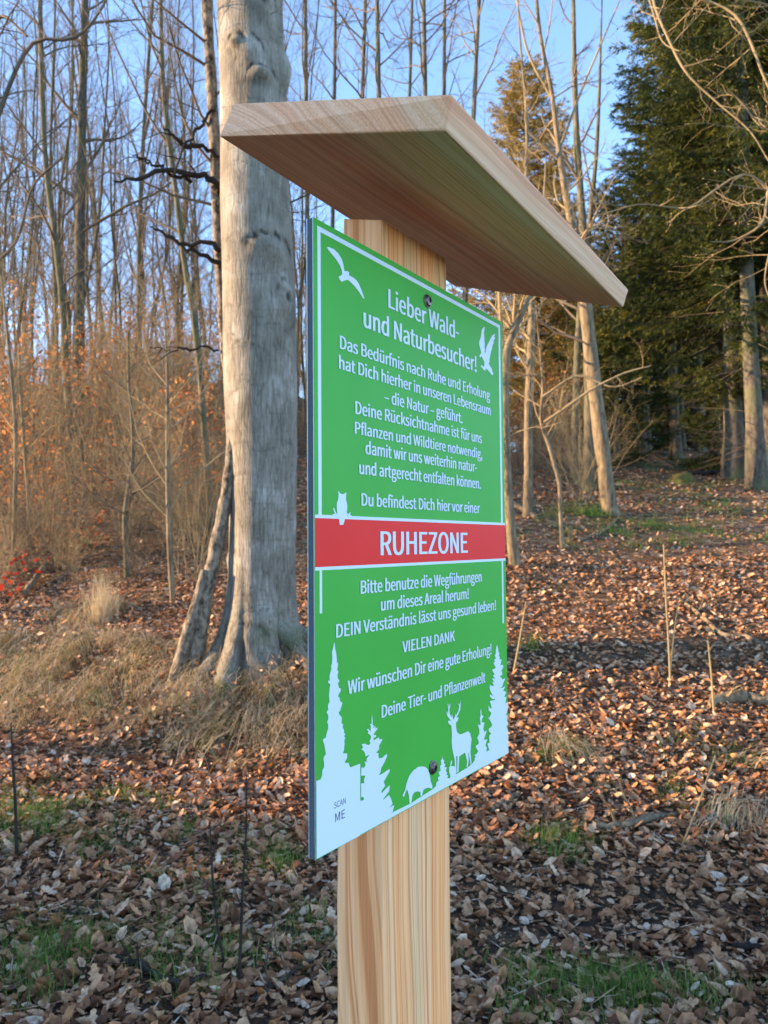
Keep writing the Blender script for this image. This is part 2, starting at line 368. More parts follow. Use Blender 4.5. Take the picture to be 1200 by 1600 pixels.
ART = {"gull":[[19.9,571.8],[23.0,572.8],[30.0,573.3],[37.5,571.4],[43.0,567.6],[45.8,562.8],[47.4,556.7],[52.1,558.0],[55.3,557.8],[54.7,554.6],[60.7,554.6],[67.3,553.5],[71.7,550.7],[76.9,544.6],[81.0,538.1],[79.1,537.8],[72.4,542.4],[65.0,546.1],[57.1,548.7],[52.8,549.6],[47.8,547.3],[42.9,544.5],[40.1,545.9],[37.8,548.2],[41.5,550.3],[43.9,552.6],[43.0,556.7],[40.2,560.2],[34.7,564.0],[28.6,566.8],[21.9,569.7]],"eagle":[[356.7,574.5],[356.3,570.9],[354.0,566.0],[355.4,559.4],[355.2,555.5],[356.5,550.8],[355.6,545.7],[357.0,544.1],[355.4,539.8],[358.4,540.0],[360.0,546.7],[363.1,550.8],[368.8,556.5],[374.5,563.3],[380.3,568.6],[388.8,572.4],[385.8,567.9],[388.3,566.6],[381.6,559.9],[385.0,560.2],[379.7,554.5],[377.8,549.1],[374.3,543.8],[372.5,539.5],[369.5,532.9],[370.0,530.0],[367.1,527.5],[370.8,524.3],[376.2,521.9],[378.3,517.8],[381.3,516.4],[378.1,513.8],[379.7,512.6],[372.7,514.7],[364.1,518.0],[357.6,518.8],[357.0,515.2],[354.3,515.7],[350.1,515.8],[348.0,517.9],[344.0,517.8],[344.1,519.3],[347.1,521.3],[349.2,519.8],[353.2,520.1],[354.4,524.0],[353.7,527.7],[349.5,530.3],[345.9,532.7],[343.3,530.9],[340.6,530.2],[340.4,531.8],[343.4,535.3],[345.8,537.3],[344.1,539.8],[341.6,544.2],[339.5,548.0],[340.3,551.6],[344.2,556.4],[346.5,563.7],[347.7,567.9],[351.0,571.4]],"owl":[[35.3,337.3],[36.6,336.9],[39.0,335.0],[41.9,334.7],[45.1,335.1],[46.4,336.1],[48.9,336.6],[48.0,334.7],[47.8,331.7],[47.8,329.5],[49.1,326.8],[49.8,323.5],[49.5,319.9],[48.9,316.2],[51.5,315.7],[55.0,317.5],[55.8,317.0],[53.6,315.5],[57.5,313.7],[56.6,312.8],[49.7,314.5],[48.5,313.3],[46.3,312.0],[45.3,309.3],[43.7,305.5],[43.1,304.9],[37.7,304.9],[37.1,309.1],[36.0,311.8],[34.7,312.3],[32.5,314.1],[27.0,313.7],[26.4,314.2],[27.0,315.0],[30.3,315.1],[27.2,320.4],[27.9,321.0],[29.0,320.5],[32.5,315.6],[34.0,315.3],[33.4,319.3],[33.0,323.3],[33.4,326.3],[35.0,328.6],[35.7,331.6],[36.1,334.1]],"tall_tree":[[27.8,193.5],[28.8,190.7],[29.4,187.1],[30.7,183.3],[31.6,178.2],[32.2,173.2],[33.9,173.0],[33.2,169.0],[32.3,166.9],[34.3,164.3],[32.8,161.4],[33.5,157.7],[35.2,156.8],[35.5,155.1],[33.3,153.7],[35.1,148.9],[38.0,148.0],[37.2,145.0],[34.0,142.8],[33.6,141.0],[36.2,139.3],[36.2,136.6],[40.4,133.8],[38.0,129.9],[36.9,127.4],[36.9,127.6],[34.1,125.9],[35.7,123.3],[39.1,120.5],[38.6,114.7],[41.6,113.2],[40.1,111.3],[42.7,107.6],[42.5,104.9],[44.6,103.6],[42.7,101.7],[44.6,100.0],[43.0,98.0],[43.2,94.4],[42.4,88.7],[40.3,86.1],[47.5,84.3],[47.1,80.0],[43.3,77.3],[45.5,75.4],[49.3,75.2],[51.6,70.3],[63.7,67.4],[63.5,48.7],[0.5,65.3],[0.5,70.6],[6.7,70.3],[8.8,73.4],[9.5,78.4],[11.9,80.0],[12.0,84.3],[10.9,88.0],[12.0,89.9],[14.8,91.5],[13.4,96.6],[12.0,101.6],[10.3,104.6],[11.0,106.2],[14.5,106.5],[15.6,109.6],[18.1,114.3],[18.1,117.8],[16.7,120.7],[18.5,123.0],[18.2,126.6],[15.9,129.7],[17.8,131.1],[18.9,132.2],[17.9,133.5],[18.2,136.1],[20.4,138.4],[19.7,144.7],[20.5,150.8],[21.9,154.5],[18.5,156.6],[18.7,158.8],[21.2,157.7],[20.5,161.8],[21.3,164.8],[23.8,168.5],[22.9,170.8],[24.4,173.8],[25.0,179.5],[24.4,184.5],[26.5,188.3]],"ragged_tree":[[89.2,114.7],[90.3,107.8],[90.2,102.4],[92.4,102.3],[91.6,99.4],[95.6,101.3],[95.0,98.0],[100.0,98.7],[97.3,96.2],[93.1,94.4],[91.9,92.3],[96.1,91.7],[96.1,89.7],[91.5,89.7],[92.4,87.1],[101.5,88.2],[102.1,86.0],[108.0,84.8],[105.1,82.3],[101.4,79.7],[101.9,76.2],[95.9,73.9],[100.1,72.6],[100.6,67.0],[107.3,66.1],[115.5,68.4],[116.1,66.2],[111.6,61.0],[104.7,55.9],[104.1,52.6],[100.4,49.8],[107.7,50.0],[120.3,51.4],[120.9,49.2],[114.5,44.6],[109.5,41.1],[111.9,36.4],[105.0,32.7],[106.2,30.4],[111.2,32.4],[120.6,34.7],[119.3,28.9],[108.0,23.8],[109.2,23.1],[119.2,25.1],[123.6,18.8],[125.4,14.1],[119.7,12.0],[128.8,12.1],[125.9,6.4],[122.1,5.5],[122.0,-0.7],[69.4,2.1],[67.2,9.3],[68.6,33.5],[73.1,32.5],[74.8,33.7],[72.6,36.3],[69.7,36.4],[69.9,49.7],[75.6,48.9],[74.4,52.1],[77.4,55.6],[69.9,57.5],[70.6,65.2],[75.1,63.9],[77.5,65.8],[75.8,70.2],[79.8,68.3],[79.3,71.4],[84.6,74.8],[78.1,74.3],[75.9,79.4],[70.8,83.2],[73.6,83.9],[71.4,88.0],[77.1,87.1],[82.9,84.1],[86.5,85.7],[84.7,88.1],[87.5,90.5],[87.1,92.9],[81.9,96.7],[83.1,97.8],[80.2,100.7],[82.5,100.6],[86.8,97.3],[87.2,102.3],[85.3,105.0],[88.4,104.1]],"right_tree":[[379.9,150.4],[381.3,149.0],[383.5,143.9],[384.0,140.7],[387.0,138.2],[385.6,134.7],[388.6,132.7],[386.6,130.3],[394.0,128.9],[390.7,124.0],[388.8,122.1],[396.8,121.6],[399.0,118.6],[392.8,114.2],[395.1,110.6],[394.4,108.1],[386.9,107.6],[393.6,104.0],[394.7,101.9],[402.3,102.4],[404.2,101.3],[398.3,97.4],[395.7,94.1],[394.3,92.2],[386.9,92.6],[395.5,90.7],[403.1,92.1],[403.3,90.8],[397.2,86.4],[407.2,83.7],[403.9,80.5],[398.7,77.1],[406.3,77.5],[406.9,75.8],[403.4,68.9],[411.0,69.2],[411.2,68.2],[410.3,58.1],[404.4,51.5],[410.5,52.3],[407.9,44.4],[412.3,40.4],[406.0,36.5],[410.4,31.8],[411.7,27.7],[411.0,11.2],[404.9,10.7],[411.8,7.9],[411.4,0.3],[380.6,-0.7],[349.9,13.2],[356.8,11.9],[369.6,13.0],[359.7,14.6],[351.5,20.1],[347.6,27.0],[354.6,27.3],[353.4,31.3],[353.5,36.1],[359.9,37.8],[353.7,40.9],[351.8,45.0],[359.5,45.9],[362.5,49.0],[355.7,55.8],[351.0,59.8],[355.1,59.0],[360.2,62.9],[358.9,65.3],[352.7,68.6],[352.9,75.3],[357.6,70.2],[361.9,70.6],[356.4,80.2],[371.8,78.6],[372.4,80.6],[364.7,80.8],[357.2,85.7],[356.8,88.9],[367.2,84.3],[359.2,92.1],[356.5,97.1],[359.0,101.1],[363.0,98.2],[370.1,98.1],[365.5,101.9],[365.0,104.1],[372.1,101.4],[365.1,106.6],[365.8,108.6],[373.4,105.4],[366.5,112.1],[372.5,111.8],[365.6,118.0],[366.2,119.9],[371.6,119.7],[375.9,120.7],[369.5,126.8],[369.6,128.9],[373.2,128.4],[371.5,131.8],[376.3,132.7],[373.5,137.3],[376.6,140.0],[376.2,143.2],[378.2,147.7]],"small_tree":[[330.4,75.4],[331.9,71.8],[332.1,67.0],[337.4,63.9],[333.2,61.4],[332.4,57.9],[335.8,56.4],[340.5,55.7],[337.6,50.9],[336.8,47.4],[340.0,43.7],[346.9,44.2],[339.8,36.6],[337.0,35.4],[342.4,33.0],[348.6,32.9],[345.0,30.6],[342.1,25.8],[346.1,22.5],[344.6,18.0],[350.0,15.0],[352.6,12.0],[395.3,-1.0],[338.3,-3.9],[303.3,10.6],[307.2,12.5],[312.4,14.8],[311.2,16.8],[315.1,18.3],[310.7,21.1],[316.5,20.9],[321.9,23.2],[314.9,30.1],[316.3,31.8],[322.8,31.9],[323.6,35.3],[319.2,40.4],[325.3,44.4],[325.5,49.7],[321.7,56.4],[324.4,56.2],[329.0,54.4],[329.1,59.1],[327.3,63.7],[330.1,66.8],[329.1,69.3]],"fir":[[231.2,38.8],[231.9,35.0],[236.0,31.9],[233.5,30.5],[237.6,27.5],[235.0,25.2],[240.9,23.0],[238.3,20.3],[241.6,17.0],[239.8,15.0],[244.0,13.1],[241.4,10.5],[249.1,8.5],[248.1,5.5],[224.4,1.9],[208.2,7.0],[215.5,8.3],[216.4,12.1],[221.4,13.2],[219.8,16.8],[224.8,17.6],[221.6,22.4],[226.6,23.2],[224.7,28.9],[228.4,29.3],[227.2,34.4],[229.9,35.4]],"bush":[[253.2,29.1],[253.6,25.7],[251.2,22.1],[259.1,20.2],[260.8,18.1],[261.5,12.1],[264.0,8.1],[246.4,5.9],[249.2,11.0],[246.7,16.6],[246.5,21.6],[249.5,23.3],[250.5,27.3]],"deer":[[250.7,96.6],[250.9,92.4],[248.4,89.5],[249.5,83.4],[254.6,78.2],[254.1,82.1],[255.5,81.8],[258.0,75.1],[262.9,78.4],[263.0,82.6],[264.7,78.9],[270.7,83.3],[273.3,88.4],[271.0,92.2],[272.3,92.2],[275.1,89.3],[276.6,95.5],[277.0,91.2],[275.3,83.7],[270.6,79.9],[265.1,76.2],[270.5,76.1],[269.5,72.4],[264.1,70.1],[264.8,64.4],[267.3,58.0],[275.3,54.2],[285.4,53.8],[294.8,54.0],[300.4,50.3],[303.9,42.5],[301.7,33.4],[300.5,26.7],[302.9,12.2],[301.0,10.5],[295.8,27.7],[294.9,27.1],[295.6,19.1],[293.4,11.4],[289.7,11.9],[291.8,18.3],[286.5,29.9],[271.8,29.0],[270.8,23.3],[269.1,11.0],[265.9,10.5],[267.4,30.0],[263.8,30.8],[264.4,10.5],[261.4,11.2],[260.1,27.5],[254.4,42.2],[253.2,50.8],[254.0,59.0],[253.1,69.3],[248.3,71.9],[245.7,74.1],[245.8,76.6],[252.7,75.2],[249.3,77.6],[243.4,82.9],[241.8,87.7],[243.5,87.8],[245.1,84.2],[246.2,89.9],[244.6,96.8],[246.3,96.1],[247.4,91.3]],"boar":[[182.4,38.8],[191.5,36.2],[197.7,31.9],[201.5,25.5],[203.7,17.0],[207.5,10.4],[206.6,7.9],[198.8,11.1],[192.6,12.0],[187.1,11.5],[184.7,6.3],[181.7,6.4],[181.0,11.2],[175.8,13.4],[168.3,14.3],[164.6,11.8],[162.3,4.9],[158.6,4.8],[157.4,13.8],[153.9,21.9],[149.5,18.2],[147.3,14.7],[144.6,17.7],[149.6,21.2],[153.3,28.5],[158.5,34.7],[167.3,38.3],[176.3,39.5]],"ground":[[0.8,0.8],[410.55680164510494,0.8],[410.55680164510494,26],[295.3,10.5],[269.4,9.6],[213.1,7.3],[160.8,4.5],[122.7,5.6],[0.8,50]],"patch":[[0.0,70.4],[68.5,69.7],[67.7,-2.7],[-0.2,0.8]]}
for nm, keys in (('bird_print', ('gull',)), ('eagle_print', ('eagle',)), ('owl_print', ('owl',)), ('tree_print', ('tall_tree',)), ('tree_print', ('ragged_tree',)),
                 ('tree_print', ('right_tree',)), ('tree_print', ('small_tree',)), ('tree_print', ('fir',)), ('bush_print', ('bush',)), ('deer_print', ('deer',)), ('boar_print', ('boar',)), ('ground_print', ('ground', 'patch'))):
    printed(nm, [ART[k] for k in keys], m_white)
try: FONT = bpy.data.fonts.load(bpy.utils.system_resource('DATAFILES', path='fonts') + '/Noto Sans CJK Regular.woff2')      # a typeface that ships with Blender
except Exception: FONT = None
def text_mesh(s, bold=0.0):
    cu = bpy.data.curves.new('t', 'FONT'); cu.body = s
    if FONT: cu.font = FONT
    cu.size = 1.0; cu.offset = bold; cu.resolution_u = 4
    o = bpy.data.objects.new('t', cu); COL.objects.link(o)
    dg = bpy.context.evaluated_depsgraph_get(); me = bpy.data.meshes.new_from_object(o.evaluated_get(dg))
    bpy.data.objects.remove(o); bpy.data.curves.remove(cu); return me
capme = text_mesh('H', 0.0); CAPH = max(v.co.y for v in capme.vertices)
def lettering(name, lines, mat, bold):
    vv, ff, n = [], [], 0
    for s, x0, x1, zb_, cap in lines:
        me = text_mesh(s, 0.0); c = np.array([v.co[:] for v in me.vertices]); a, b_ = c[:, 0].min(), c[:, 0].max()
        x = (x0 + (c[:, 0] - a) * (x1 - x0) / (b_ - a)) / 1000; z = (zb_ + c[:, 1] * cap / CAPH) / 1000
        for k, dx in enumerate((-bold * cap / 1000, 0.0, bold * cap / 1000) if bold else (0.0,)):      # printed twice, a hair apart, for a bold weight
            vv.append(np.stack([x + dx, np.full(len(x), -0.0006 - 0.00005 * k), z], -1)); ff += [[i + n for i in p.vertices] for p in me.polygons]; n += len(c)
    me = bpy.data.meshes.new(name); me.from_pydata(np.concatenate(vv).tolist(), [], ff); me.materials.append(mat)
    o = bpy.data.objects.new(name, me); COL.objects.link(o); return child(o)
LINES = [["Lieber Wald-", 125.8, 283.1, 540.4, 20.5], ["und Naturbesucher!", 79.7, 329.8, 508.4, 20.3], ["Das Bedürfnis nach Ruhe und Erholung", 39.4, 368.4, 477.4, 12.9], ["hat Dich hierher in unseren Lebensraum", 37.8, 369.9, 457.2, 12.7], ["– die Natur – geführt.", 116.3, 289.9, 436.2, 12.8], ["Deine Rücksichtnahme ist für uns", 64.4, 342.8, 416.6, 12.8], ["Pflanzen und Wildtiere notwendig,", 63.3, 343.1, 396.5, 12.0], ["damit wir uns weiterhin natur-", 81.2, 327.4, 377.7, 12.8], ["und artgerecht entfalten können.", 70.3, 337.4, 356.7, 12.8], ["Du befindest Dich hier vor einer", 73.8, 334.1, 324.8, 12.6], ["RUHEZONE", 107.7, 298.9, 274.3, 24.9], ["Bitte benutze die Wegführungen", 71.5, 336.7, 236.4, 13.0], ["um dieses Areal herum!", 106.9, 300.5, 216.8, 12.8], ["DEIN Verständnis lässt uns gesund leben!", 31.3, 377.5, 197.0, 12.7], ["VIELEN DANK", 147.1, 263.4, 168.5, 12.1], ["Wir wünschen Dir eine gute Erholung!", 49.1, 362.3, 140.4, 13.2], ["Deine Tier- und Pflanzenwelt", 106.8, 343.6, 106.7, 12.8]]
lettering('lettering', LINES, m_white, 0.044)
lettering('scan_lettering', [("SCAN", 26.4, 44.3, 38.0, 5.6), ("ME", 28.0, 42.9, 25.0, 8.0)], m_black, 0.0)
def screw(x, z, r=0.0068):
    g = Geo(); n = 24; th = np.arange(n) * 2 * math.pi / n
    prof = [(r * 1.16, -0.0001), (r * 1.16, -0.0012), (r * 1.02, -0.0015), (r, -0.0022), (r * 0.8, -0.0036), (r * 0.42, -0.0042), (r * 0.40, -0.0026), (0.0001, -0.0026)]
    v = np.array([[(x + q * math.cos(t) , y, z + q * math.sin(t)) for t in th] for q, y in prof])
    # star shaped recess
    for k in (5, 6): 
        s_ = 1 + 0.22 * np.cos(6 * th); v[k, :, 0] = x + (v[k, :, 0] - x) * s_; v[k, :, 2] = z + (v[k, :, 2] - z) * s_
    i = np.arange(len(prof) - 1)[:, None] * n; j = np.arange(n)[None]; k = (j + 1) % n
    g.add(v.reshape(-1, 3), np.stack([i + j, i + k, i + n + k, i + n + j], -1).reshape(-1, 4))
    o = g.build('screw', m_steel, smooth=False); return child(o)
screw(0.2078, 0.5694); screw(0.2088, 0.0312)

# ------------------------------------------------------------------ ground
def grid_axis(segs):
    out = []
    for a, b, n in segs: out += list(np.linspace(a, b, n, endpoint=False))
    return np.array(out + [segs[-1][1]])
gx = grid_axis([(-400, -60, 12), (-60, -14, 24), (-14, -5, 60), (-5, 8, 190), (8, 20, 60), (20, 60, 24), (60, 400, 12)])
gy = grid_axis([(-300, -30, 10), (-30, 0, 20), (0, 12, 200), (12, 24, 80), (24, 60, 50), (60, 140, 24), (140, 600, 16)])
XX, YY = np.meshgrid(gx, gy); ZZ = ht(XX, YY)
g = Geo(); nx = len(gx); i = np.arange(len(gy) - 1)[:, None] * nx; j = np.arange(nx - 1)[None]
g.add(np.stack([XX, YY, ZZ], -1).reshape(-1, 3), np.stack([i + j, i + j + 1, i + nx + j + 1, i + nx + j], -1).reshape(-1, 4))
m, nt, b = new_mat('forest_floor', 0.95, 0.1)
n1 = nd(nt, 'ShaderNodeTexNoise', Scale=26.0, Detail=8.0, Roughness=0.7); nt.links.new(obj_coords(nt), n1.inputs['Vector'])
n2 = nd(nt, 'ShaderNodeTexNoise', Scale=0.9, Detail=4.0); nt.links.new(obj_coords(nt), n2.inputs['Vector'])
v1 = nd(nt, 'ShaderNodeTexVoronoi', Scale=13.0, Randomness=1.0); nt.links.new(obj_coords(nt), v1.inputs['Vector'])
soil = ramp(nt, [(0.33, (0.014, 0.010, 0.008)), (0.5, (0.055, 0.036, 0.024)), (0.62, (0.13, 0.082, 0.052)), (0.75, (0.24, 0.155, 0.10))]); nt.links.new(n1.outputs[0], soil.inputs[0])
leafc = ramp(nt, [(0.0, (0.055, 0.030, 0.016)), (0.35, (0.15, 0.085, 0.045)), (0.6, (0.23, 0.14, 0.085)), (0.8, (0.10, 0.085, 0.035)), (1.0, (0.33, 0.24, 0.17))])
sx_ = nt.nodes.new('ShaderNodeSeparateColor'); nt.links.new(v1.outputs['Color'], sx_.inputs[0]); nt.links.new(sx_.outputs[0], leafc.inputs[0])
pos = nt.nodes.new('ShaderNodeSeparateXYZ'); tc = nt.nodes.new('ShaderNodeTexCoord'); nt.links.new(tc.outputs['Object'], pos.inputs[0])
mr = nd(nt, 'ShaderNodeMapRange'); mr.inputs['From Min'].default_value = 4.0; mr.inputs['From Max'].default_value = 11.0; mr.inputs['To Min'].default_value = 0.15; mr.inputs['To Max'].default_value = 0.9
nt.links.new(pos.outputs[1], mr.inputs[0])
c = mixc(nt, mr.outputs[0], soil.outputs[0], leafc.outputs[0])
gm = ramp(nt, [(0.60, (0, 0, 0)), (0.72, (0.55, 0.55, 0.55))]); nt.links.new(n2.outputs[0], gm.inputs[0])
c = mixc(nt, gm.outputs[0], c, (0.045, 0.06, 0.018))
nt.links.new(c, b.inputs['Base Color']); bump(nt, b, n1.outputs[0], 0.8, 0.03)
m_floor = m
tag(g.build('ground', m_floor), kind='structure')

# ------------------------------------------------------------------ materials of the wood
m_bark = bark_mat('grey_bark', (0.045, 0.037, 0.025), (0.165, 0.14, 0.095), 22, 5, moss=(0.10, 0.105, 0.045))
m_bark_dark = bark_mat('dark_bark', (0.040, 0.034, 0.026), (0.12, 0.10, 0.075), 24, 5, moss=(0.075, 0.085, 0.035))
m_bark_pale = bark_mat('pale_bark', (0.085, 0.066, 0.043), (0.245, 0.19, 0.12), 20, 5)
m_twig = flat_mat('twig_bark', (0.13, 0.10, 0.070), 0.85, 0.15, var=0.3, scale=2)
m_twig_pale = flat_mat('pale_twig_bark', (0.26, 0.195, 0.105), 0.8, 0.2, var=0.25, scale=3)
m_twig_dark = flat_mat('dead_branch_bark', (0.035, 0.028, 0.023), 0.9, 0.1, var=0.4, scale=6)
m_spruce_bark = bark_mat('spruce_bark', (0.045, 0.036, 0.028), (0.14, 0.115, 0.088), 16, 7, moss=(0.11, 0.12, 0.055))
m_needle = leafy_mat('spruce_needles', [(0.0, (0.022, 0.034, 0.008)), (0.5, (0.050, 0.066, 0.014)), (0.8, (0.10, 0.105, 0.020)), (1.0, (0.22, 0.19, 0.038))], 0.6, 0.35)
m_needle_tan = leafy_mat('tawny_needles', [(0.0, (0.24, 0.15, 0.035)), (0.5, (0.40, 0.28, 0.065)), (1.0, (0.54, 0.40, 0.11))], 0.7, 0.3)
m_litter = leafy_mat('fallen_leaves', [(0.0, (0.085, 0.036, 0.018)), (0.18, (0.23, 0.098, 0.045)), (0.40, (0.43, 0.205, 0.098)), (0.60, (0.56, 0.30, 0.155)), (0.78, (0.64, 0.40, 0.235)), (0.90, (0.68, 0.47, 0.31)), (1.0, (0.72, 0.57, 0.43))], 0.7, 0.12, 0.2, noise=60)
m_copper = leafy_mat('withered_leaves', [(0.0, (0.22, 0.075, 0.024)), (0.5, (0.46, 0.165, 0.050)), (1.0, (0.62, 0.30, 0.11))], 0.65, 0.4)
m_redleaf = leafy_mat('red_leaves', [(0.0, (0.22, 0.018, 0.012)), (1.0, (0.50, 0.05, 0.022))], 0.55, 0.4)
m_straw = leafy_mat('dry_grass', [(0.0, (0.22, 0.15, 0.07)), (0.4, (0.54, 0.41, 0.245)), (0.8, (0.70, 0.58, 0.39)), (0.92, (0.27, 0.28, 0.10)), (1.0, (0.14, 0.19, 0.05))], 0.7, 0.3)
m_grass = leafy_mat('green_grass', [(0.0, (0.07, 0.13, 0.02)), (0.6, (0.16, 0.26, 0.04)), (0.85, (0.30, 0.33, 0.09)), (1.0, (0.48, 0.40, 0.18))], 0.6, 0.35)

# ------------------------------------------------------------------ branch growing
def grow(g, rng, p, d, L, r, lvl, spec, rnd=0.5, mi=0, tips=None):
    """a branch that wanders and carries side branches; spec[lvl] = (number, length ratio, wander, upward pull, points, sides, spread)"""
    nch, ratio, wig, up, npt, sides, spread = spec[lvl]
    d = unit(np.asarray(d, float)); pts = [np.asarray(p, float)]; ds = [d]; st = L / (npt - 1)
    for k in range(npt - 1):
        d = unit(d + rng.normal(0, wig, 3) + np.array([0, 0, up])); pts.append(pts[-1] + d * st); ds.append(d)
    pts = np.array(pts); t = np.linspace(0, 1, npt)
    tube(g, pts, np.maximum(r * (1 - 0.82 * t), 0.0012), sides, rnd, mi)
    if tips is not None and lvl >= len(spec) - 2: tips.extend((pts[-1 - k], ds[-1 - k]) for k in range(0, max(1, npt - 2)))
    if lvl + 1 < len(spec):
        for k in range(nch):
            s = (0.15 + 0.83 * (k + rng.random()) / nch) * (npt - 1); i_ = min(int(s), npt - 2); fr = s - i_
            q = pts[i_] * (1 - fr) + pts[i_ + 1] * fr; dd = ds[i_]
            side = unit(np.cross(dd, rng.normal(0, 1, 3))); an = spread * rng.uniform(0.7, 1.3)
            nd_ = dd * math.cos(an) + side * math.sin(an)
            tt = s / (npt - 1)
            grow(g, rng, q, nd_, L * ratio * rng.uniform(0.6, 1.25) * (1.15 - 0.6 * tt), r * (1 - 0.8 * tt) * 0.55, lvl + 1, spec, rnd, mi, tips)
TREE_SPEC = [(7, 0.42, 0.16, 0.05, 7, 4, 0.75), (6, 0.48, 0.19, 0.04, 5, 3, 0.75), (0, 0, 0.15, 0.04, 4, 3, 0.6)]
def trunk_path(rng, H, lean, sway, n=16):
    t = np.linspace(0, 1, n); a, b_, c_, d_ = rng.uniform(0, 6.3, 4)
    x = lean[0] * t * H + sway * H * (np.sin(2.2 * t * math.pi + a) - math.sin(a)) * 0.5 + sway * H * 0.3 * (np.sin(5 * t * math.pi + c_) - math.sin(c_))
    y = lean[1] * t * H + sway * H * (np.sin(2.0 * t * math.pi + b_) - math.sin(b_)) * 0.5
    return np.stack([x, y, t * H - 0.25], -1)
def limb_set(g, rng, path, rad, n, s0, L, spec=TREE_SPEC, el=(0.5, 1.0), rr=0.45, azs=None, tips=None, mi=0, rmax=0.06):
    m_ = len(path)
    for k in range(n):
        s = (s0 + (0.99 - s0) * (k + rng.random()) / n); x = s * (m_ - 1); i_ = min(int(x), m_ - 2); fr = x - i_
        q = path[i_] * (1 - fr) + path[i_ + 1] * fr; r_ = rad[i_] * (1 - fr) + rad[i_ + 1] * fr
        az = rng.uniform(0, 6.283) if azs is None else rng.choice(azs) + rng.normal(0, 0.35); e = rng.uniform(*el)
        d = np.array([math.cos(az) * math.cos(e), math.sin(az) * math.cos(e), math.sin(e)])
        grow(g, rng, q, d, L * rng.uniform(0.6, 1.2) * (1.15 - 0.75 * s), min(r_ * rr, rmax), 0, spec, 0.5, mi, tips)
def bare_tree(seed, H, r0, lean=(0, 0), sway=0.012, limbs=16, s0=0.35, L=4.0, barks=(None, None), label='', cat='tree', loc=(0, 0, 0), name='bare_tree', group=None, el=(0.55, 1.1), spec=TREE_SPEC, sides=8):
    rng = np.random.default_rng(seed); p = trunk_path(rng, H, lean, sway); t = np.linspace(0, 1, len(p)); rad = r0 * ((1 - t) ** 0.85 * 0.97 + 0.03) * (1 + 0.35 * np.exp(-t * 40))
    root = thing(name, label, cat, loc, 0, group)
    g = Geo(); tube(g, p, rad, sides); g.build('trunk', barks[0], root)
    g = Geo(); limb_set(g, rng, p, rad, limbs, s0, L, spec, el); g.build('crown', barks[1], root)
    return root

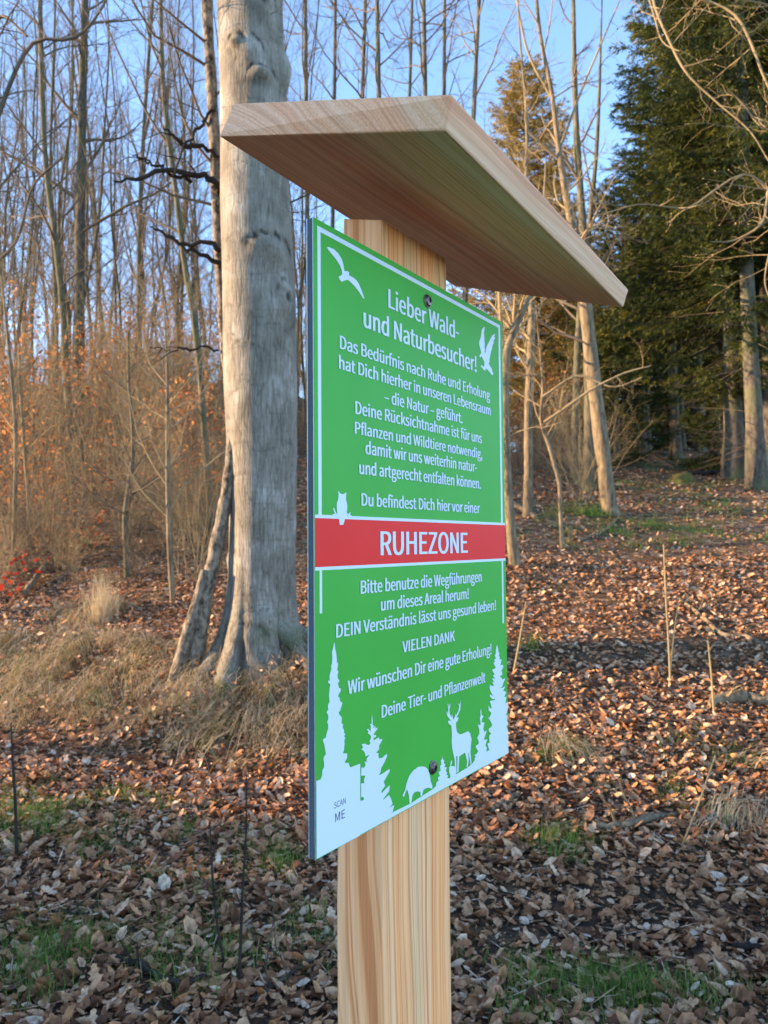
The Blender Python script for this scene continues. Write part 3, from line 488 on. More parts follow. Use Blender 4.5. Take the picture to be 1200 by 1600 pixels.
# ------------------------------------------------------------------ the big beech beside the sign
BY = 6.0
def beech():
    rng = np.random.default_rng(5)
    ys = [-900, -300, 0, 150, 300, 450, 600, 700, 800, 900, 960, 1005, 1040]
    cx = [372, 384, 391.5, 396, 398, 405.5, 407.5, 409, 409, 407, 405, 404, 404]; wd_ = [84, 99, 106, 105, 108, 112, 113, 109, 105, 106, 112, 121, 130]
    P0 = foot(404, BY); base = P0.copy()
    zs = np.array([1.45 + (850 - y) / FPX * BY for y in ys]); cxm = np.array([at(c_, 850, BY)[0] for c_ in cx]); rm_ = np.array(wd_) / 2 / FPX * BY
    o_ = np.argsort(zs); zs, cxm, rm_ = zs[o_], cxm[o_], rm_[o_]
    nz_, na = 460, 150
    z = np.concatenate([np.linspace(base[2] - 0.35, 6.4, 400), np.linspace(6.45, 13.5, 60)]); th = np.linspace(0, 2 * math.pi, na, endpoint=False)
    cxz = np.interp(z, zs, cxm); rz = np.interp(z, zs, rm_); rz = np.where(z > zs[-1], rz * np.clip(1 - (z - zs[-1]) / 9, 0.25, 1), rz)
    Z, T = np.meshgrid(z, th, indexing='ij'); Rr = np.repeat(rz[:, None], na, 1); h = Z - base[2]
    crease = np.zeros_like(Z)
    # root flare in lobes (angle 0 faces the camera, positive to its right)
    wr = lambda c_: (T - c_ + math.pi) % (2 * math.pi) - math.pi
    lob = 0.25 + 1.0 * np.exp(-(wr(-1.05) / 0.33) ** 2) + 0.5 * np.exp(-(wr(-0.45) / 0.2) ** 2) + 0.95 * np.exp(-(wr(1.25) / 0.4) ** 2) + 0.3 * np.exp(-(wr(0.4) / 0.3) ** 2) + np.exp(-(wr(2.8) / 0.5) ** 2)
    hh_ = np.maximum(h, -0.02); fl = np.exp(-hh_ / 0.20) * 0.085 + np.clip(-0.02 - h, 0, 1) * 0.55
    Rr = Rr + fl * np.clip(lob, 0, 2) + 0.02 * np.cos(3 * T + 0.7) * np.exp(-h / 1.2)
    for c_ in (-0.78, -0.2, 0.75): 
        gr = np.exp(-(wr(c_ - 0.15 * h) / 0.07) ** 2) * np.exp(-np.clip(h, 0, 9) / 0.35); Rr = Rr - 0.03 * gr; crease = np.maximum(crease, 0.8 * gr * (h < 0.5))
    # gentle fluting and slow unevenness
    Rr = Rr + 0.006 * np.sin(2 * T + 1.3 * Z) + 0.004 * np.sin(5 * T + 0.9 * Z + 1) + 0.003 * np.sin(3 * T - 2.3 * Z)
    def bumpf(px, py, rx, ry, amp, ring=0.0):
        """swelling on the bark centred on a photo point; rx, ry in metres"""
        nonlocal Rr, crease
        zc = 1.45 + (850 - py) / FPX * BY; c_ = np.interp(zc, zs, cxm); r_ = np.interp(zc, zs, rm_)
        s = np.clip((at(px, 850, BY)[0] - c_) / r_, -0.97, 0.97); tc_ = math.asin(s)
        dt = (T - tc_ + math.pi) % (2 * math.pi) - math.pi; u_ = dt * r_ / rx; v_ = (Z - zc) / ry; q = u_ * u_ + v_ * v_
        Rr = Rr + amp * np.exp(-q)
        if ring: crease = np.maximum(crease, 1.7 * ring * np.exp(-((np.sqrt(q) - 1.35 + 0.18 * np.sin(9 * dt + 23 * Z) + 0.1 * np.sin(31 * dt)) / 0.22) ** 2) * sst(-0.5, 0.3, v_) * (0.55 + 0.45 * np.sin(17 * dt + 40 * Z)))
        if ring: Rr = Rr - 0.010 * ring * np.exp(-((np.sqrt(q) - 1.35) / 0.2) ** 2) * sst(-0.5, 0.3, v_)
        return u_, v_, q
    bumpf(378, 78, 0.055, 0.06, 0.045, 0.9); bumpf(398, 92, 0.10, 0.10, 0.030, 0.6); bumpf(418, 128, 0.08, 0.05, 0.050, 0.9); bumpf(446, 100, 0.08, 0.17, 0.075)
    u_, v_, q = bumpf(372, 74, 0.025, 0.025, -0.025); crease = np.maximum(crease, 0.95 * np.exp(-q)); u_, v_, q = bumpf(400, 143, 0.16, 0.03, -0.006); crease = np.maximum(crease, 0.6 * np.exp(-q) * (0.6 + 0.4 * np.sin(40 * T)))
    bumpf(392, 12, 0.10, 0.05, 0.012, 0.7); bumpf(428, 5, 0.05, 0.05, 0.02, 0.6)
    bumpf(432, 398, 0.14, 0.085, 0.032, 0.9); bumpf(404, 396, 0.06, 0.05, 0.010, 0.5)
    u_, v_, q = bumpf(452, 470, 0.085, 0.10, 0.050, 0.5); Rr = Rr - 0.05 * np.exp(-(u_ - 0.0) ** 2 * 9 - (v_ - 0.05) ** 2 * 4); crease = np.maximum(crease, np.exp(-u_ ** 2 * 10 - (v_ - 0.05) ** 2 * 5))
    bumpf(440, 494, 0.11, 0.09, 0.018, 0.0); bumpf(460, 500, 0.05, 0.08, 0.03)
    bumpf(368, 532, 0.03, 0.02, 0.006, 0.8); bumpf(360, 415, 0.04, 0.03, 0.010, 0.6); bumpf(384, 550, 0.05, 0.03, 0.006, 0.4)
    bumpf(395, 985, 0.11, 0.07, 0.02, 0.5); bumpf(356, 872, 0.04, 0.05, 0.015, 0.5); bumpf(420, 960, 0.14, 0.05, 0.012, 0.3)
    # wrinkles across the bark, as fine closed folds
    for k in range(70):
        zc = rng.uniform(base[2] + 0.2, 6.3); w_ = rng.uniform(0.004, 0.010); tc_ = rng.uniform(-1.7, 1.7); sp_ = rng.uniform(0.2, 0.7)
        dt = (T - tc_ + math.pi) % (2 * math.pi) - math.pi
        f_ = rng.uniform(0.4, 1.5) * np.exp(-((Z - zc - 0.05 * np.sin(dt * 3 + k)) / w_) ** 2) * np.exp(-(dt / sp_) ** 2)
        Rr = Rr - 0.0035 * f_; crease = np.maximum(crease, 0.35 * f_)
    # angle 0 faces the camera: direction (0,-1) turned a little
    Xc = cxz[:, None] + Rr * np.sin(T); Yc = BY + 0.02 * np.sin(Z) - Rr * np.cos(T)
    v = np.stack([Xc - base[0], Yc - base[1], Z - base[2]], -1).reshape(-1, 3)
    i = np.arange(len(z) - 1)[:, None] * na; j = np.arange(na)[None]; k = (j + 1) % na
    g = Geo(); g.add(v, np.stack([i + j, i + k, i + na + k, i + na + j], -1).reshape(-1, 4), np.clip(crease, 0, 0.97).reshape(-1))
    m, nt, b = new_mat('beech_bark', 0.85, 0.2)
    fis = nd(nt, 'ShaderNodeTexNoise', Scale=1.0, Detail=4.0, Roughness=0.55, Distortion=0.6); nt.links.new(obj_coords(nt, (66, 66, 4.6)), fis.inputs['Vector'])
    mot = nd(nt, 'ShaderNodeTexNoise', Scale=4.5, Detail=6.0, Roughness=0.6); nt.links.new(obj_coords(nt, (1, 1, 0.6)), mot.inputs['Vector'])
    fin = nd(nt, 'ShaderNodeTexNoise', Scale=70.0, Detail=4.0); nt.links.new(obj_coords(nt, (1, 1, 0.7)), fin.inputs['Vector'])
    hor = nd(nt, 'ShaderNodeTexNoise', Scale=1.0, Detail=3.0); nt.links.new(obj_coords(nt, (4, 4, 34)), hor.inputs['Vector'])
    base_c = ramp(nt, [(0.34, (0.140, 0.124, 0.098)), (0.48, (0.215, 0.193, 0.158)), (0.56, (0.255, 0.232, 0.195)), (0.66, (0.345, 0.325, 0.288))]); nt.links.new(mot.outputs[0], base_c.inputs[0])
    fr_ = ramp(nt, [(0.35, (0.36, 0.33, 0.28)), (0.43, (0.80, 0.78, 0.75)), (0.52, (1.0, 1.0, 1.0)), (0.7, (1.08, 1.08, 1.08))]); nt.links.new(fis.outputs[0], fr_.inputs[0])
    c = mixc(nt, 0.60, base_c.outputs[0], fr_.outputs[0], 'MULTIPLY')
    wob = nd(nt, 'ShaderNodeTexNoise', Scale=7.0, Detail=3.0); nt.links.new(obj_coords(nt, (1, 1, 0.5)), wob.inputs['Vector'])
    vm = nt.nodes.new('ShaderNodeVectorMath'); vm.operation = 'MULTIPLY_ADD'; vm.inputs[1].default_value = (2.6, 2.6, 1.2)
    nt.links.new(wob.outputs['Color'], vm.inputs[0]); nt.links.new(obj_coords(nt, (36, 36, 3.0)), vm.inputs[2])
    crk = nd(nt, 'ShaderNodeTexVoronoi', Scale=1.0, Randomness=1.0, feature='DISTANCE_TO_EDGE'); nt.links.new(vm.outputs[0], crk.inputs['Vector'])
    cr_ = ramp(nt, [(0.0, (0.30, 0.27, 0.22)), (0.05, (0.62, 0.60, 0.56)), (0.13, (1, 1, 1))]); nt.links.new(crk.outputs['Distance'], cr_.inputs[0])
    low = nt.nodes.new('ShaderNodeTexCoord'); lz = nt.nodes.new('ShaderNodeSeparateXYZ'); nt.links.new(low.outputs['Object'], lz.inputs[0])
    lm = nd(nt, 'ShaderNodeMapRange'); lm.inputs['From Min'].default_value = 3.4; lm.inputs['From Max'].default_value = 2.0; lm.inputs['To Min'].default_value = 0.22; lm.inputs['To Max'].default_value = 0.85; nt.links.new(lz.outputs[2], lm.inputs[0])
    msk = ramp(nt, [(0.40, (0.12, 0.12, 0.12)), (0.60, (0.95, 0.95, 0.95))]); nt.links.new(fis.outputs[0], msk.inputs[0])
    lx = nt.nodes.new('ShaderNodeMath'); lx.operation = 'MULTIPLY'; nt.links.new(lm.outputs[0], lx.inputs[0]); nt.links.new(msk.outputs[0], lx.inputs[1])
    c = mixc(nt, lx.outputs[0], c, mixc(nt, 1.0, c, cr_.outputs[0], 'MULTIPLY'))
    hr = ramp(nt, [(0.33, (0.62, 0.60, 0.56)), (0.43, (1, 1, 1))]); nt.links.new(hor.outputs[0], hr.inputs[0]); c = mixc(nt, 0.35, c, hr.outputs[0], 'MULTIPLY')
    fn = ramp(nt, [(0.3, (0.88, 0.88, 0.87)), (0.7, (1.06, 1.06, 1.06))]); nt.links.new(fin.outputs[0], fn.inputs[0]); c = mixc(nt, 1.0, c, fn.outputs[0], 'MULTIPLY')
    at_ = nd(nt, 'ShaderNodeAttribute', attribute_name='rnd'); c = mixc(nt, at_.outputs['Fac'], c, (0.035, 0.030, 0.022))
    # green moss near the foot, on the weather side
    ps = nt.nodes.new('ShaderNodeSeparateXYZ'); t2 = nt.nodes.new('ShaderNodeTexCoord'); nt.links.new(t2.outputs['Object'], ps.inputs[0])
    mm = nd(nt, 'ShaderNodeMapRange'); mm.inputs['From Min'].default_value = 0.34; mm.inputs['From Max'].default_value = 0.0; nt.links.new(ps.outputs[2], mm.inputs[0])
    ms = ramp(nt, [(0.50, (0, 0, 0)), (0.62, (1, 1, 1))]); nt.links.new(mot.outputs[0], ms.inputs[0])
    mu = nt.nodes.new('ShaderNodeMath'); mu.operation = 'MULTIPLY'; nt.links.new(mm.outputs[0], mu.inputs[0]); nt.links.new(ms.outputs[0], mu.inputs[1])
    c = mixc(nt, mu.outputs[0], c, (0.055, 0.065, 0.016)); nt.links.new(c, b.inputs['Base Color'])
    hsum = mixc(nt, 0.5, mixc(nt, 0.4, fis.outputs[0], fin.outputs[0]), cr_.outputs[0]); bump(nt, b, hsum, 0.7, 0.010)
    root = thing('beech_tree', 'thick smooth grey beech trunk with knots and scars standing behind the sign', 'tree', base)
    g.build('trunk', m, root)
    g = Geo(); path = np.stack([np.interp(z, zs, cxm) - base[0], np.zeros(len(z)), z - base[2]], -1)[-58::4]
    limb_set(g, rng, path, np.full(len(path), 0.16), 12, 0.05, 5.5, TREE_SPEC, (0.3, 0.9), 0.4)
    g.build('crown', m_bark, root)
    # spreading surface roots
    for az, L_, r_ in ((0.9, 0.55, 0.07), (1.7, 0.5, 0.06), (-0.5, 0.4, 0.05), (-2.4, 0.6, 0.06)):
        g = Geo(); pts = []
        for k in range(9):
            t = k / 8; x = math.sin(az) * (0.22 + L_ * t); y = -math.cos(az) * (0.22 + L_ * t); zz = float(ht(base[0] + x, base[1] + y)) - base[2]
            pts.append((x + 0.03 * math.sin(5 * t), y, zz + 0.05 * (1 - t) ** 2 + 0.16 * (1 - t) ** 3 - 0.05 * t))
        tube(g, pts, np.linspace(r_, 0.012, 9), 10, 0.0); g.build('root', m, root)
beech()

def px_path(pts, Y, base, n=40, back=None):
    """trunk drawn through photo points at one distance: rows of (px, py, width in px)"""
    Ys = [Y + (back(b_) if back else 0) for a, b_, w_ in pts]
    P = np.array([np.append(at(a, b_, y_) - base, w_ / 2 / FPX * y_) for (a, b_, w_), y_ in zip(pts, Ys)]); s = spline(P, n); return s[:, :3], np.maximum(s[:, 3], 0.004)
# slim tree grown against the left flank of the beech, with dead black side branches
YS = 5.86
m_bark_slim = bark_mat('patchy_bark', (0.045, 0.036, 0.027), (0.30, 0.25, 0.19), 26, 16, 1.0, 0.03)
bs = foot(304, YS - 0.1)
root = thing('slender_tree', 'slim leaning tree grown against the left flank of the thick beech', 'tree', bs)
rng = np.random.default_rng(11)
p, r = px_path([(292, 1130, 36), (301, 1068, 29), (311, 1000, 24), (322, 930, 23), (337, 860, 22), (351, 790, 20), (359, 735, 18), (362, 690, 16), (362, 650, 14), (357, 600, 13), (350, 540, 13), (346, 470, 14), (341, 380, 16), (338, 290, 18), (333, 180, 18), (326, 60, 17), (318, -80, 16), (306, -260, 13), (300, -500, 8), (296, -700, 3)], YS, bs, 80, lambda py: 0.42 * (1 - float(sst(520, 720, py))))
r = r * (1 + 0.08 * np.sin(np.arange(len(r)) * 1.9))
g = Geo(); tube(g, p, r, 12); g.build('trunk', m_bark_slim, root)
p2, r2 = px_path([(262, 1110, 26), (282, 1040, 21), (297, 985, 19), (313, 930, 16), (322, 890, 11)], YS, bs, 16); p2[:, 1] -= 0.05
g = Geo(); tube(g, p2, r2, 10); g.build('root', m_bark_slim, root)
DEAD = [(4, 0.45, 0.28, 0.0, 8, 5, 0.8), (3, 0.5, 0.3, 0.0, 5, 4, 0.8), (0, 0, 0.3, 0, 4, 3, 0.8)]
for pts in ([(344, 250, 8), (322, 236, 7), (300, 240, 9), (283, 233, 5), (268, 222, 2)], [(345, 300, 13), (331, 283, 11), (305, 280, 9), (262, 281, 8), (225, 300, 6), (192, 306, 3)], [(300, 281, 7), (262, 275, 5), (240, 268, 4), (224, 265, 2)],
            [(346, 395, 9), (330, 385, 8), (305, 392, 6), (280, 388, 5), (250, 372, 2)], [(346, 410, 8), (325, 405, 7), (295, 398, 5), (272, 382, 3), (248, 374, 2)], [(334, 170, 5), (318, 205, 5), (300, 240, 4), (282, 300, 2)], [(342, 545, 4), (300, 548, 4), (272, 556, 2), (250, 553, 1)]):
    q, rr_ = px_path(pts, YS + 0.36, bs, 18); q[:, 1] += np.linspace(0, -0.25, len(q)); q += np.random.default_rng(len(pts) + int(pts[0][1])).normal(0, 0.012, q.shape); q[0] -= 0
    g = Geo(); tube(g, q, rr_, 6)
    for k in range(3): grow(g, rng, q[6 + 4 * k], unit(rng.normal(0, 1, 3) + np.array([-0.8, 0, 0.1])), rng.uniform(0.12, 0.4), 0.007, 1, DEAD)
    g.build('branch', m_twig_dark, root)
g = Geo(); limb_set(g, rng, p, r, 14, 0.62, 2.6, TREE_SPEC, (0.3, 0.9), 0.3); g.build('crown', m_twig, root)
# dead stubs showing at the right of the beech belong to a bare tree further back

# ------------------------------------------------------------------ single trees drawn where the photo shows them
def drawn_tree(name, label, Y, pts, base_px, seed, barks, limbs=10, s0=0.35, L=1.6, spec=TREE_SPEC, el=(0.4, 1.0), cat='tree', n=40, sides=8, group=None, extra=(), rmax=0.05, rr=0.45):
    bs = foot(base_px, Y); root = thing(name, label, cat, bs, 0, group); rng = np.random.default_rng(seed)
    p, r = px_path(pts, Y, bs, n); p[:, 1] += 0.10 * np.sin(np.linspace(0, 5, n) + seed); p[0, 2] = min(p[0, 2], -0.12)
    r = r * (1 + 0.05 * np.sin(np.arange(n) * 1.7 + seed))
    g = Geo(); tube(g, p, r, sides); g.build('trunk', barks[0], root)
    g = Geo(); limb_set(g, rng, p, r, limbs, s0, L, spec, el, rr, rmax=rmax)
    for ex in extra:
        q, r_ = px_path(ex, Y, bs, 14); q[:, 1] += np.linspace(0, -0.3, 14); tube(g, q, r_, 5)
        for k in range(4): grow(g, rng, q[3 + 3 * k], unit(q[4 + 3 * k] - q[3 + 3 * k] + rng.normal(0, 0.6, 3)), L * 0.35, r_[3 + 3 * k] * 0.5, 1, spec)
    g.build('crown', barks[1], root)
    return root
GY, DK, PL = (m_bark, m_twig), (m_bark_dark, m_twig), (m_bark_pale, m_twig_pale)
drawn_tree('bare_tree', 'straight dark trunk, the thickest bare tree on the hillside left of the beech', 17.0, [(119, 640, 20), (121, 480, 17), (124, 330, 15), (130, 150, 13), (135, 0, 11), (137, -160, 9), (140, -420, 3)], 119, 1, DK, 18, 0.28, 3.6)
drawn_tree('bare_tree', 'slim grey tree leaning left on the hillside, beside the dark trunk', 15.0, [(108, 700, 11), (101, 560, 11), (98, 470, 10), (86, 350, 9), (74, 250, 8), (67, 100, 8), (62, -30, 7), (58, -300, 2)], 108, 2, GY, 16, 0.3, 3.0)
drawn_tree('bare_tree', 'bent slim tree curving between the dark trunk and the beech', 10.5, [(331, 812, 13), (322, 700, 11), (316, 600, 10), (306, 500, 11), (292, 420, 10), (279, 320, 9), (264, 215, 9), (253, 110, 8), (249, 0, 7), (247, -160, 5), (243, -330, 2)], 331, 3, GY, 13, 0.4, 1.9,
           extra=([(262, 225, 5), (232, 180, 4), (190, 90, 3), (160, 20, 2)], [(253, 110, 4), (236, 60, 3), (222, -20, 2)]))
drawn_tree('sapling', 'yellowish straight sapling standing in the leaves left of the beech', 8.2, [(273, 935, 9), (268, 830, 8), (263, 700, 7), (259, 600, 5), (255, 520, 3), (250, 430, 2)], 273, 4, (m_bark_pale, m_twig_pale), 22, 0.2, 1.7, cat='sapling')
drawn_tree('sapling', 'thin sapling with a dark kinked stem behind the dry grass tuft', 9.3, [(203, 870, 10), (196, 800, 8), (204, 700, 6), (199, 600, 5), (203, 520, 3)], 203, 5, GY, 22, 0.2, 1.7, cat='sapling')
drawn_tree('sapling', 'pale upright sapling at the left edge among orange leaves', 10.0, [(24, 818, 7), (20, 700, 6), (14, 590, 5), (8, 470, 4), (2, 380, 2)], 24, 6, PL, 18, 0.25, 1.8, cat='sapling')
drawn_tree('sapling', 'thin pale sapling with a forked top right of the left edge sapling', 10.6, [(42, 825, 6), (36, 720, 5), (38, 640, 4), (33, 560, 2)], 42, 7, PL, 16, 0.25, 1.6, cat='sapling')
drawn_tree('bare_tree', 'grey bare tree with long arching boughs at the upper left corner', 12.5, [(-30, 760, 15), (-40, 500, 14), (-28, 300, 12), (-20, 120, 11), (-35, -100, 9), (-30, -400, 3)], -30, 8, GY, 12, 0.35, 2.4,
           extra=([(-25, 250, 8), (20, 130, 7), (60, 72, 6), (120, 72, 5), (160, 40, 4), (190, -10, 3)], [(-20, 60, 7), (10, 35, 6), (55, 75, 4)], [(-20, 420, 6), (30, 380, 5), (60, 300, 4), (110, 260, 3)]))
# trees over the roof board and behind the sign
for k, (px, Y, w_, top, ln, bark, lab) in enumerate([
        (478, 19.0, 9, -300, -3, GY, 'slim bare tree close to the right flank of the beech'), (522, 24.0, 8, -200, 4, DK, 'thin dark bare tree above the left part of the roof board'),
        (566, 21.0, 9, -260, 10, GY, 'slim bare tree above the middle of the roof board'), (592, 17.5, 10, -350, -6, GY, 'bare tree with twin look, close above the middle of the roof board'),
        (640, 26.0, 7, -150, 8, DK, 'faint thin tree left of the roof board peak'), (664, 18.0, 10, -320, -4, GY, 'straight bare tree just left of the roof board peak'),
        (694, 22.0, 8, -240, 2, GY, 'slim bare tree directly above the roof board peak'), (742, 19.0, 9, -260, 14, PL, 'pale leaning bare tree right of the roof board peak')]):
    drawn_tree('bare_tree', lab, Y, [(px - ln * 2, 720, w_ * 1.25), (px - ln, 450, w_), (px, 150, w_ * 0.8), (px + ln * 0.5, 0, w_ * 0.7), (px + ln, (top) / 2, w_ * 0.6), (px + ln * 1.5, top * 1.6, 2)], px - ln * 2, 30 + k, bark, 18, 0.3, 3.2, group=None)
# right of the sign
drawn_tree('bare_tree', 'pale leaning trunk right of the sign, the thickest of the thin trees there', 11.6, [(958, 806, 31), (954, 785, 24), (944, 700, 23), (931, 600, 22), (919, 500, 21), (908, 420, 18), (888, 330, 12), (872, 240, 9), (860, 150, 7), (842, 60, 6), (832, -60, 5), (825, -260, 2)], 958, 51, PL, 16, 0.42, 2.2, rmax=0.02, extra=([(872, 240, 5), (905, 150, 4), (930, 90, 3), (960, 20, 2)], [(860, 150, 5), (822, 90, 4), (800, 10, 3)]))
drawn_tree('bare_tree', 'slim straight pale tree between the sign and the leaning trunk', 11.3, [(826, 815, 17), (827, 740, 14), (826, 640, 13), (829, 540, 12), (828, 440, 9), (818, 330, 6), (822, 200, 5), (812, 60, 3), (806, -80, 2)], 826, 52, PL, 18, 0.3, 1.7)
drawn_tree('bare_tree', 'light stem of a bent young tree touching the right edge of the sign', 8.6, [(806, 882, 20), (799, 840, 16), (791, 740, 14), (787, 640, 13), (789, 560, 12), (801, 520, 12), (818, 480, 11), (838, 430, 8), (850, 340, 5), (856, 240, 2)], 806, 53, PL, 18, 0.25, 1.3, extra=([(788, 600, 8), (782, 520, 7), (776, 440, 6), (770, 350, 4), (762, 250, 2)], [(801, 520, 6), (804, 460, 5), (812, 380, 4), (815, 280, 2)]))
drawn_tree('bare_tree', 'grey upright tree in the shade behind the leaning trunk', 14.0, [(918, 765, 17), (918, 640, 15), (916, 520, 14), (914, 400, 13), (902, 200, 10), (898, 0, 6), (894, -200, 2)], 918, 54, GY, 16, 0.3, 2.2)
drawn_tree('bare_tree', 'thin grey tree in the shade left of the leaning trunk', 15.5, [(896, 740, 13), (898, 640, 11), (903, 540, 11), (912, 440, 9), (925, 330, 8), (935, 200, 6), (940, 0, 2)], 896, 55, GY, 14, 0.35, 2.0)
drawn_tree('sapling', 'crooked low sapling with bare tangled twigs in front of the shaded trees', 9.6, [(875, 765, 6), (860, 700, 6), (848, 655, 5), (850, 600, 5), (842, 540, 3), (835, 480, 2)], 875, 56, PL, 16, 0.2, 1.1, cat='sapling',
           extra=([(850, 660, 5), (880, 640, 5), (920, 612, 4), (965, 590, 3), (1005, 580, 2)], [(848, 620, 4), (900, 590, 4), (950, 610, 3), (990, 598, 2)]))

# ------------------------------------------------------------------ the thicket of thin trees on the hillside
protos = []
for k in range(7):
    t_ = bare_tree(100 + k, [19, 16, 21, 14, 18, 12, 23][k], [0.062, 0.05, 0.075, 0.04, 0.058, 0.034, 0.085][k], ((k % 3 - 1) * 0.03, 0), 0.018 + 0.005 * (k % 3), [26, 24, 28, 24, 26, 20, 28][k], 0.16, 3.6 if k != 5 else 2.4, DK if k % 3 else GY,
                   'thin bare tree in the dense thicket on the hillside left of the beech', 'tree', (0, 0, 0), 'bare_tree', 'thin bare trees of the hillside thicket', (0.75, 1.25))
    protos.append(t_)
rng = np.random.default_rng(77)
first = [True] * 7; placed_ = []
for k in range(400):
    px = rng.uniform(-40, 500); Y = rng.uniform(17, 43)
    if len(placed_) >= 110: break
    q = foot(px, Y)
    if any(math.hypot(q[0] - a, q[1] - b_) < 0.9 for a, b_ in placed_): continue
    placed_.append((q[0], q[1])); s = int(rng.integers(0, 7)); sc = rng.uniform(0.75, 1.1); rz = rng.uniform(0, 6.28)
    tl = (rng.normal(0, 0.045), rng.normal(0, 0.06))
    if first[s]: protos[s].location = q; protos[s].rotation_euler = (tl[0], tl[1], rz); protos[s].scale = (sc,) * 3; first[s] = False
    else: dup(protos[s], q, rz, sc, tilt=tl)
for k in range(300):      # the wood goes on behind the sign, up the slope
    if len(placed_) >= 124: break
    px = rng.uniform(470, 860); Y = rng.uniform(24, 44); q = foot(px, Y)
    if any(math.hypot(q[0] - a, q[1] - b_) < 1.2 for a, b_ in placed_): continue
    placed_.append((q[0], q[1])); dup(protos[int(rng.integers(0, 7))], q, rng.uniform(0, 6.28), rng.uniform(0.55, 0.8), 'thin bare tree of the wood rising behind the sign and roof board', 'thin bare trees behind the sign', (rng.normal(0, 0.03), rng.normal(0, 0.03)))

# ------------------------------------------------------------------ shrubs
SHRUB = [(7, 0.5, 0.10, 0.03, 6, 4, 0.6), (5, 0.55, 0.14, 0.03, 4, 3, 0.65), (0, 0, 0.15, 0.02, 3, 3, 0.6)]
def shrub(name, label, loc, seed, stems, H, r, leafn, leafmat, twigmat, cat='shrub', group=None, spread=0.45, size=(0.055, 0.105)):
    rng = np.random.default_rng(seed); root = thing(name, label, cat, loc, 0, group); g = Geo(); tips = []
    for k in range(stems):
        az = rng.uniform(0, 6.28); e = rng.normal(0, spread); p = np.array([rng.normal(0, 0.12), rng.normal(0, 0.12), -0.08])
        grow(g, rng, p, (math.cos(az) * math.sin(e), math.sin(az) * math.sin(e), math.cos(e)), H * rng.uniform(0.6, 1.1), r, 0, SHRUB, tips=tips)
    g.build('stems', twigmat, root)
    if leafn:
        q = np.array([t[0] for t in tips]); d = np.array([t[1] for t in tips]); i = rng.integers(0, len(q), leafn); g = Geo()
        P = q[i] + rng.normal(0, 0.035, (leafn, 3)); D = d[i] + rng.normal(0, 0.7, (leafn, 3)) + np.array([0, 0, -0.6]); N = rng.normal(0, 1, (leafn, 3))
        L = rng.uniform(*size, leafn); leaves(g, P, D, N, L, L * rng.uniform(0.45, 0.65, leafn), rng.uniform(-0.4, 0.5, leafn), rng.random(leafn))
        g.build('leaves', leafmat, root)
    return root
A = [shrub('beech_shrub', 'x', (0, 0, 0), 200 + k, [9, 7, 11][k], [2.6, 2.0, 3.2][k], 0.013, [520, 420, 620][k], m_copper, m_twig, group='shrubs holding withered orange leaves') for k in range(3)]
B = [shrub('bare_shrub', 'x', (0, 0, 0), 210 + k, [14, 11, 16][k], [2.4, 1.9, 2.9][k], 0.010, 0, None, [m_twig_pale, m_twig, m_twig_pale][k], group='leafless brush on the hillside') for k in range(3)]
used = {}
def put(pr, px, Y, sc, label, grp):
    q = foot(px, Y); rz = rng.uniform(0, 6.28)
    if id(pr) not in used:
        used[id(pr)] = 1; pr.location = q; pr.rotation_euler = (0, 0, rz); pr.scale = (sc,) * 3; pr['label'] = label; pr['group'] = grp
    else: dup(pr, q, rz, sc, label, grp)
for px, Y, k, sc, lab in [(45, 13.5, 2, 1.0, 'large shrub full of bright orange leaves at the left edge of the hillside'), (98, 15.5, 0, 1.0, 'orange leaved shrub right of the brightest one on the hillside'), (305, 12.5, 1, 1.0, 'small shrub with hanging orange leaves just left of the beech trunk'),
                          (-10, 11.5, 1, 0.9, 'orange leaved shrub cut by the left edge of the picture'), (180, 18.0, 2, 0.9, 'orange leaved shrub behind the yellow brush bush')]:
    put(A[k], px, Y, sc, lab, 'shrubs holding withered orange leaves')
for k in range(15):
    put(A[int(rng.integers(0, 3))], rng.uniform(-20, 480), rng.uniform(16, 32), rng.uniform(0.9, 1.5), 'shrub with withered brown leaves among the trunks far up the hillside', 'withered shrubs far up the hillside')
for k in range(8):
    put(A[int(rng.integers(0, 3))], rng.uniform(780, 930), rng.uniform(17, 26), rng.uniform(0.5, 0.9), 'withered brown shrub in the dim wood right of the sign', 'withered shrubs in the wood right of the sign')
put(B[0], 195, 11.3, 1.0, 'fine yellowish brush bush in the middle of the hillside', 'leafless brush on the hillside')
put(B[2], 140, 14.0, 1.0, 'tall bare brush bush behind the yellowish one', 'leafless brush on the hillside')
put(B[1], 330, 14.5, 1.1, 'bare brush bush beside the bent slim tree', 'leafless brush on the hillside')
for k in range(46): put(B[int(rng.integers(0, 3))], rng.uniform(-20, 480), rng.uniform(14, 30), rng.uniform(0.9, 1.6), 'leafless bush filling the gaps between trunks on the hillside', 'leafless bushes between the hillside trunks')
for k in range(14): put(B[int(rng.integers(0, 3))], rng.uniform(-20, 345), rng.uniform(9.8, 14), rng.uniform(0.45, 0.9), 'low leafless brush among the saplings on the near hillside', 'low brush among the saplings')
for k in range(12): put(B[int(rng.integers(0, 3))], rng.uniform(-20, 350), rng.uniform(8.6, 11.5), rng.uniform(0.35, 0.7), 'low leafless brush among the saplings on the near hillside', 'low brush among the saplings')
for px, Y, k, sc, lab in [(318, 11.8, 0, 0.75, 'low orange leaved shrub touching the left flank of the slim leaning tree'), (285, 15.0, 1, 0.9, 'orange leaved shrub behind the straight yellowish sapling'), (225, 13.2, 0, 0.7, 'orange leaved shrub low in front of the yellow brush bush'), (70, 11.4, 1, 0.7, 'small orange leaved shrub between the two pale saplings and the yellow brush')]:
    put(A[k], px, Y, sc, lab, 'shrubs holding withered orange leaves')
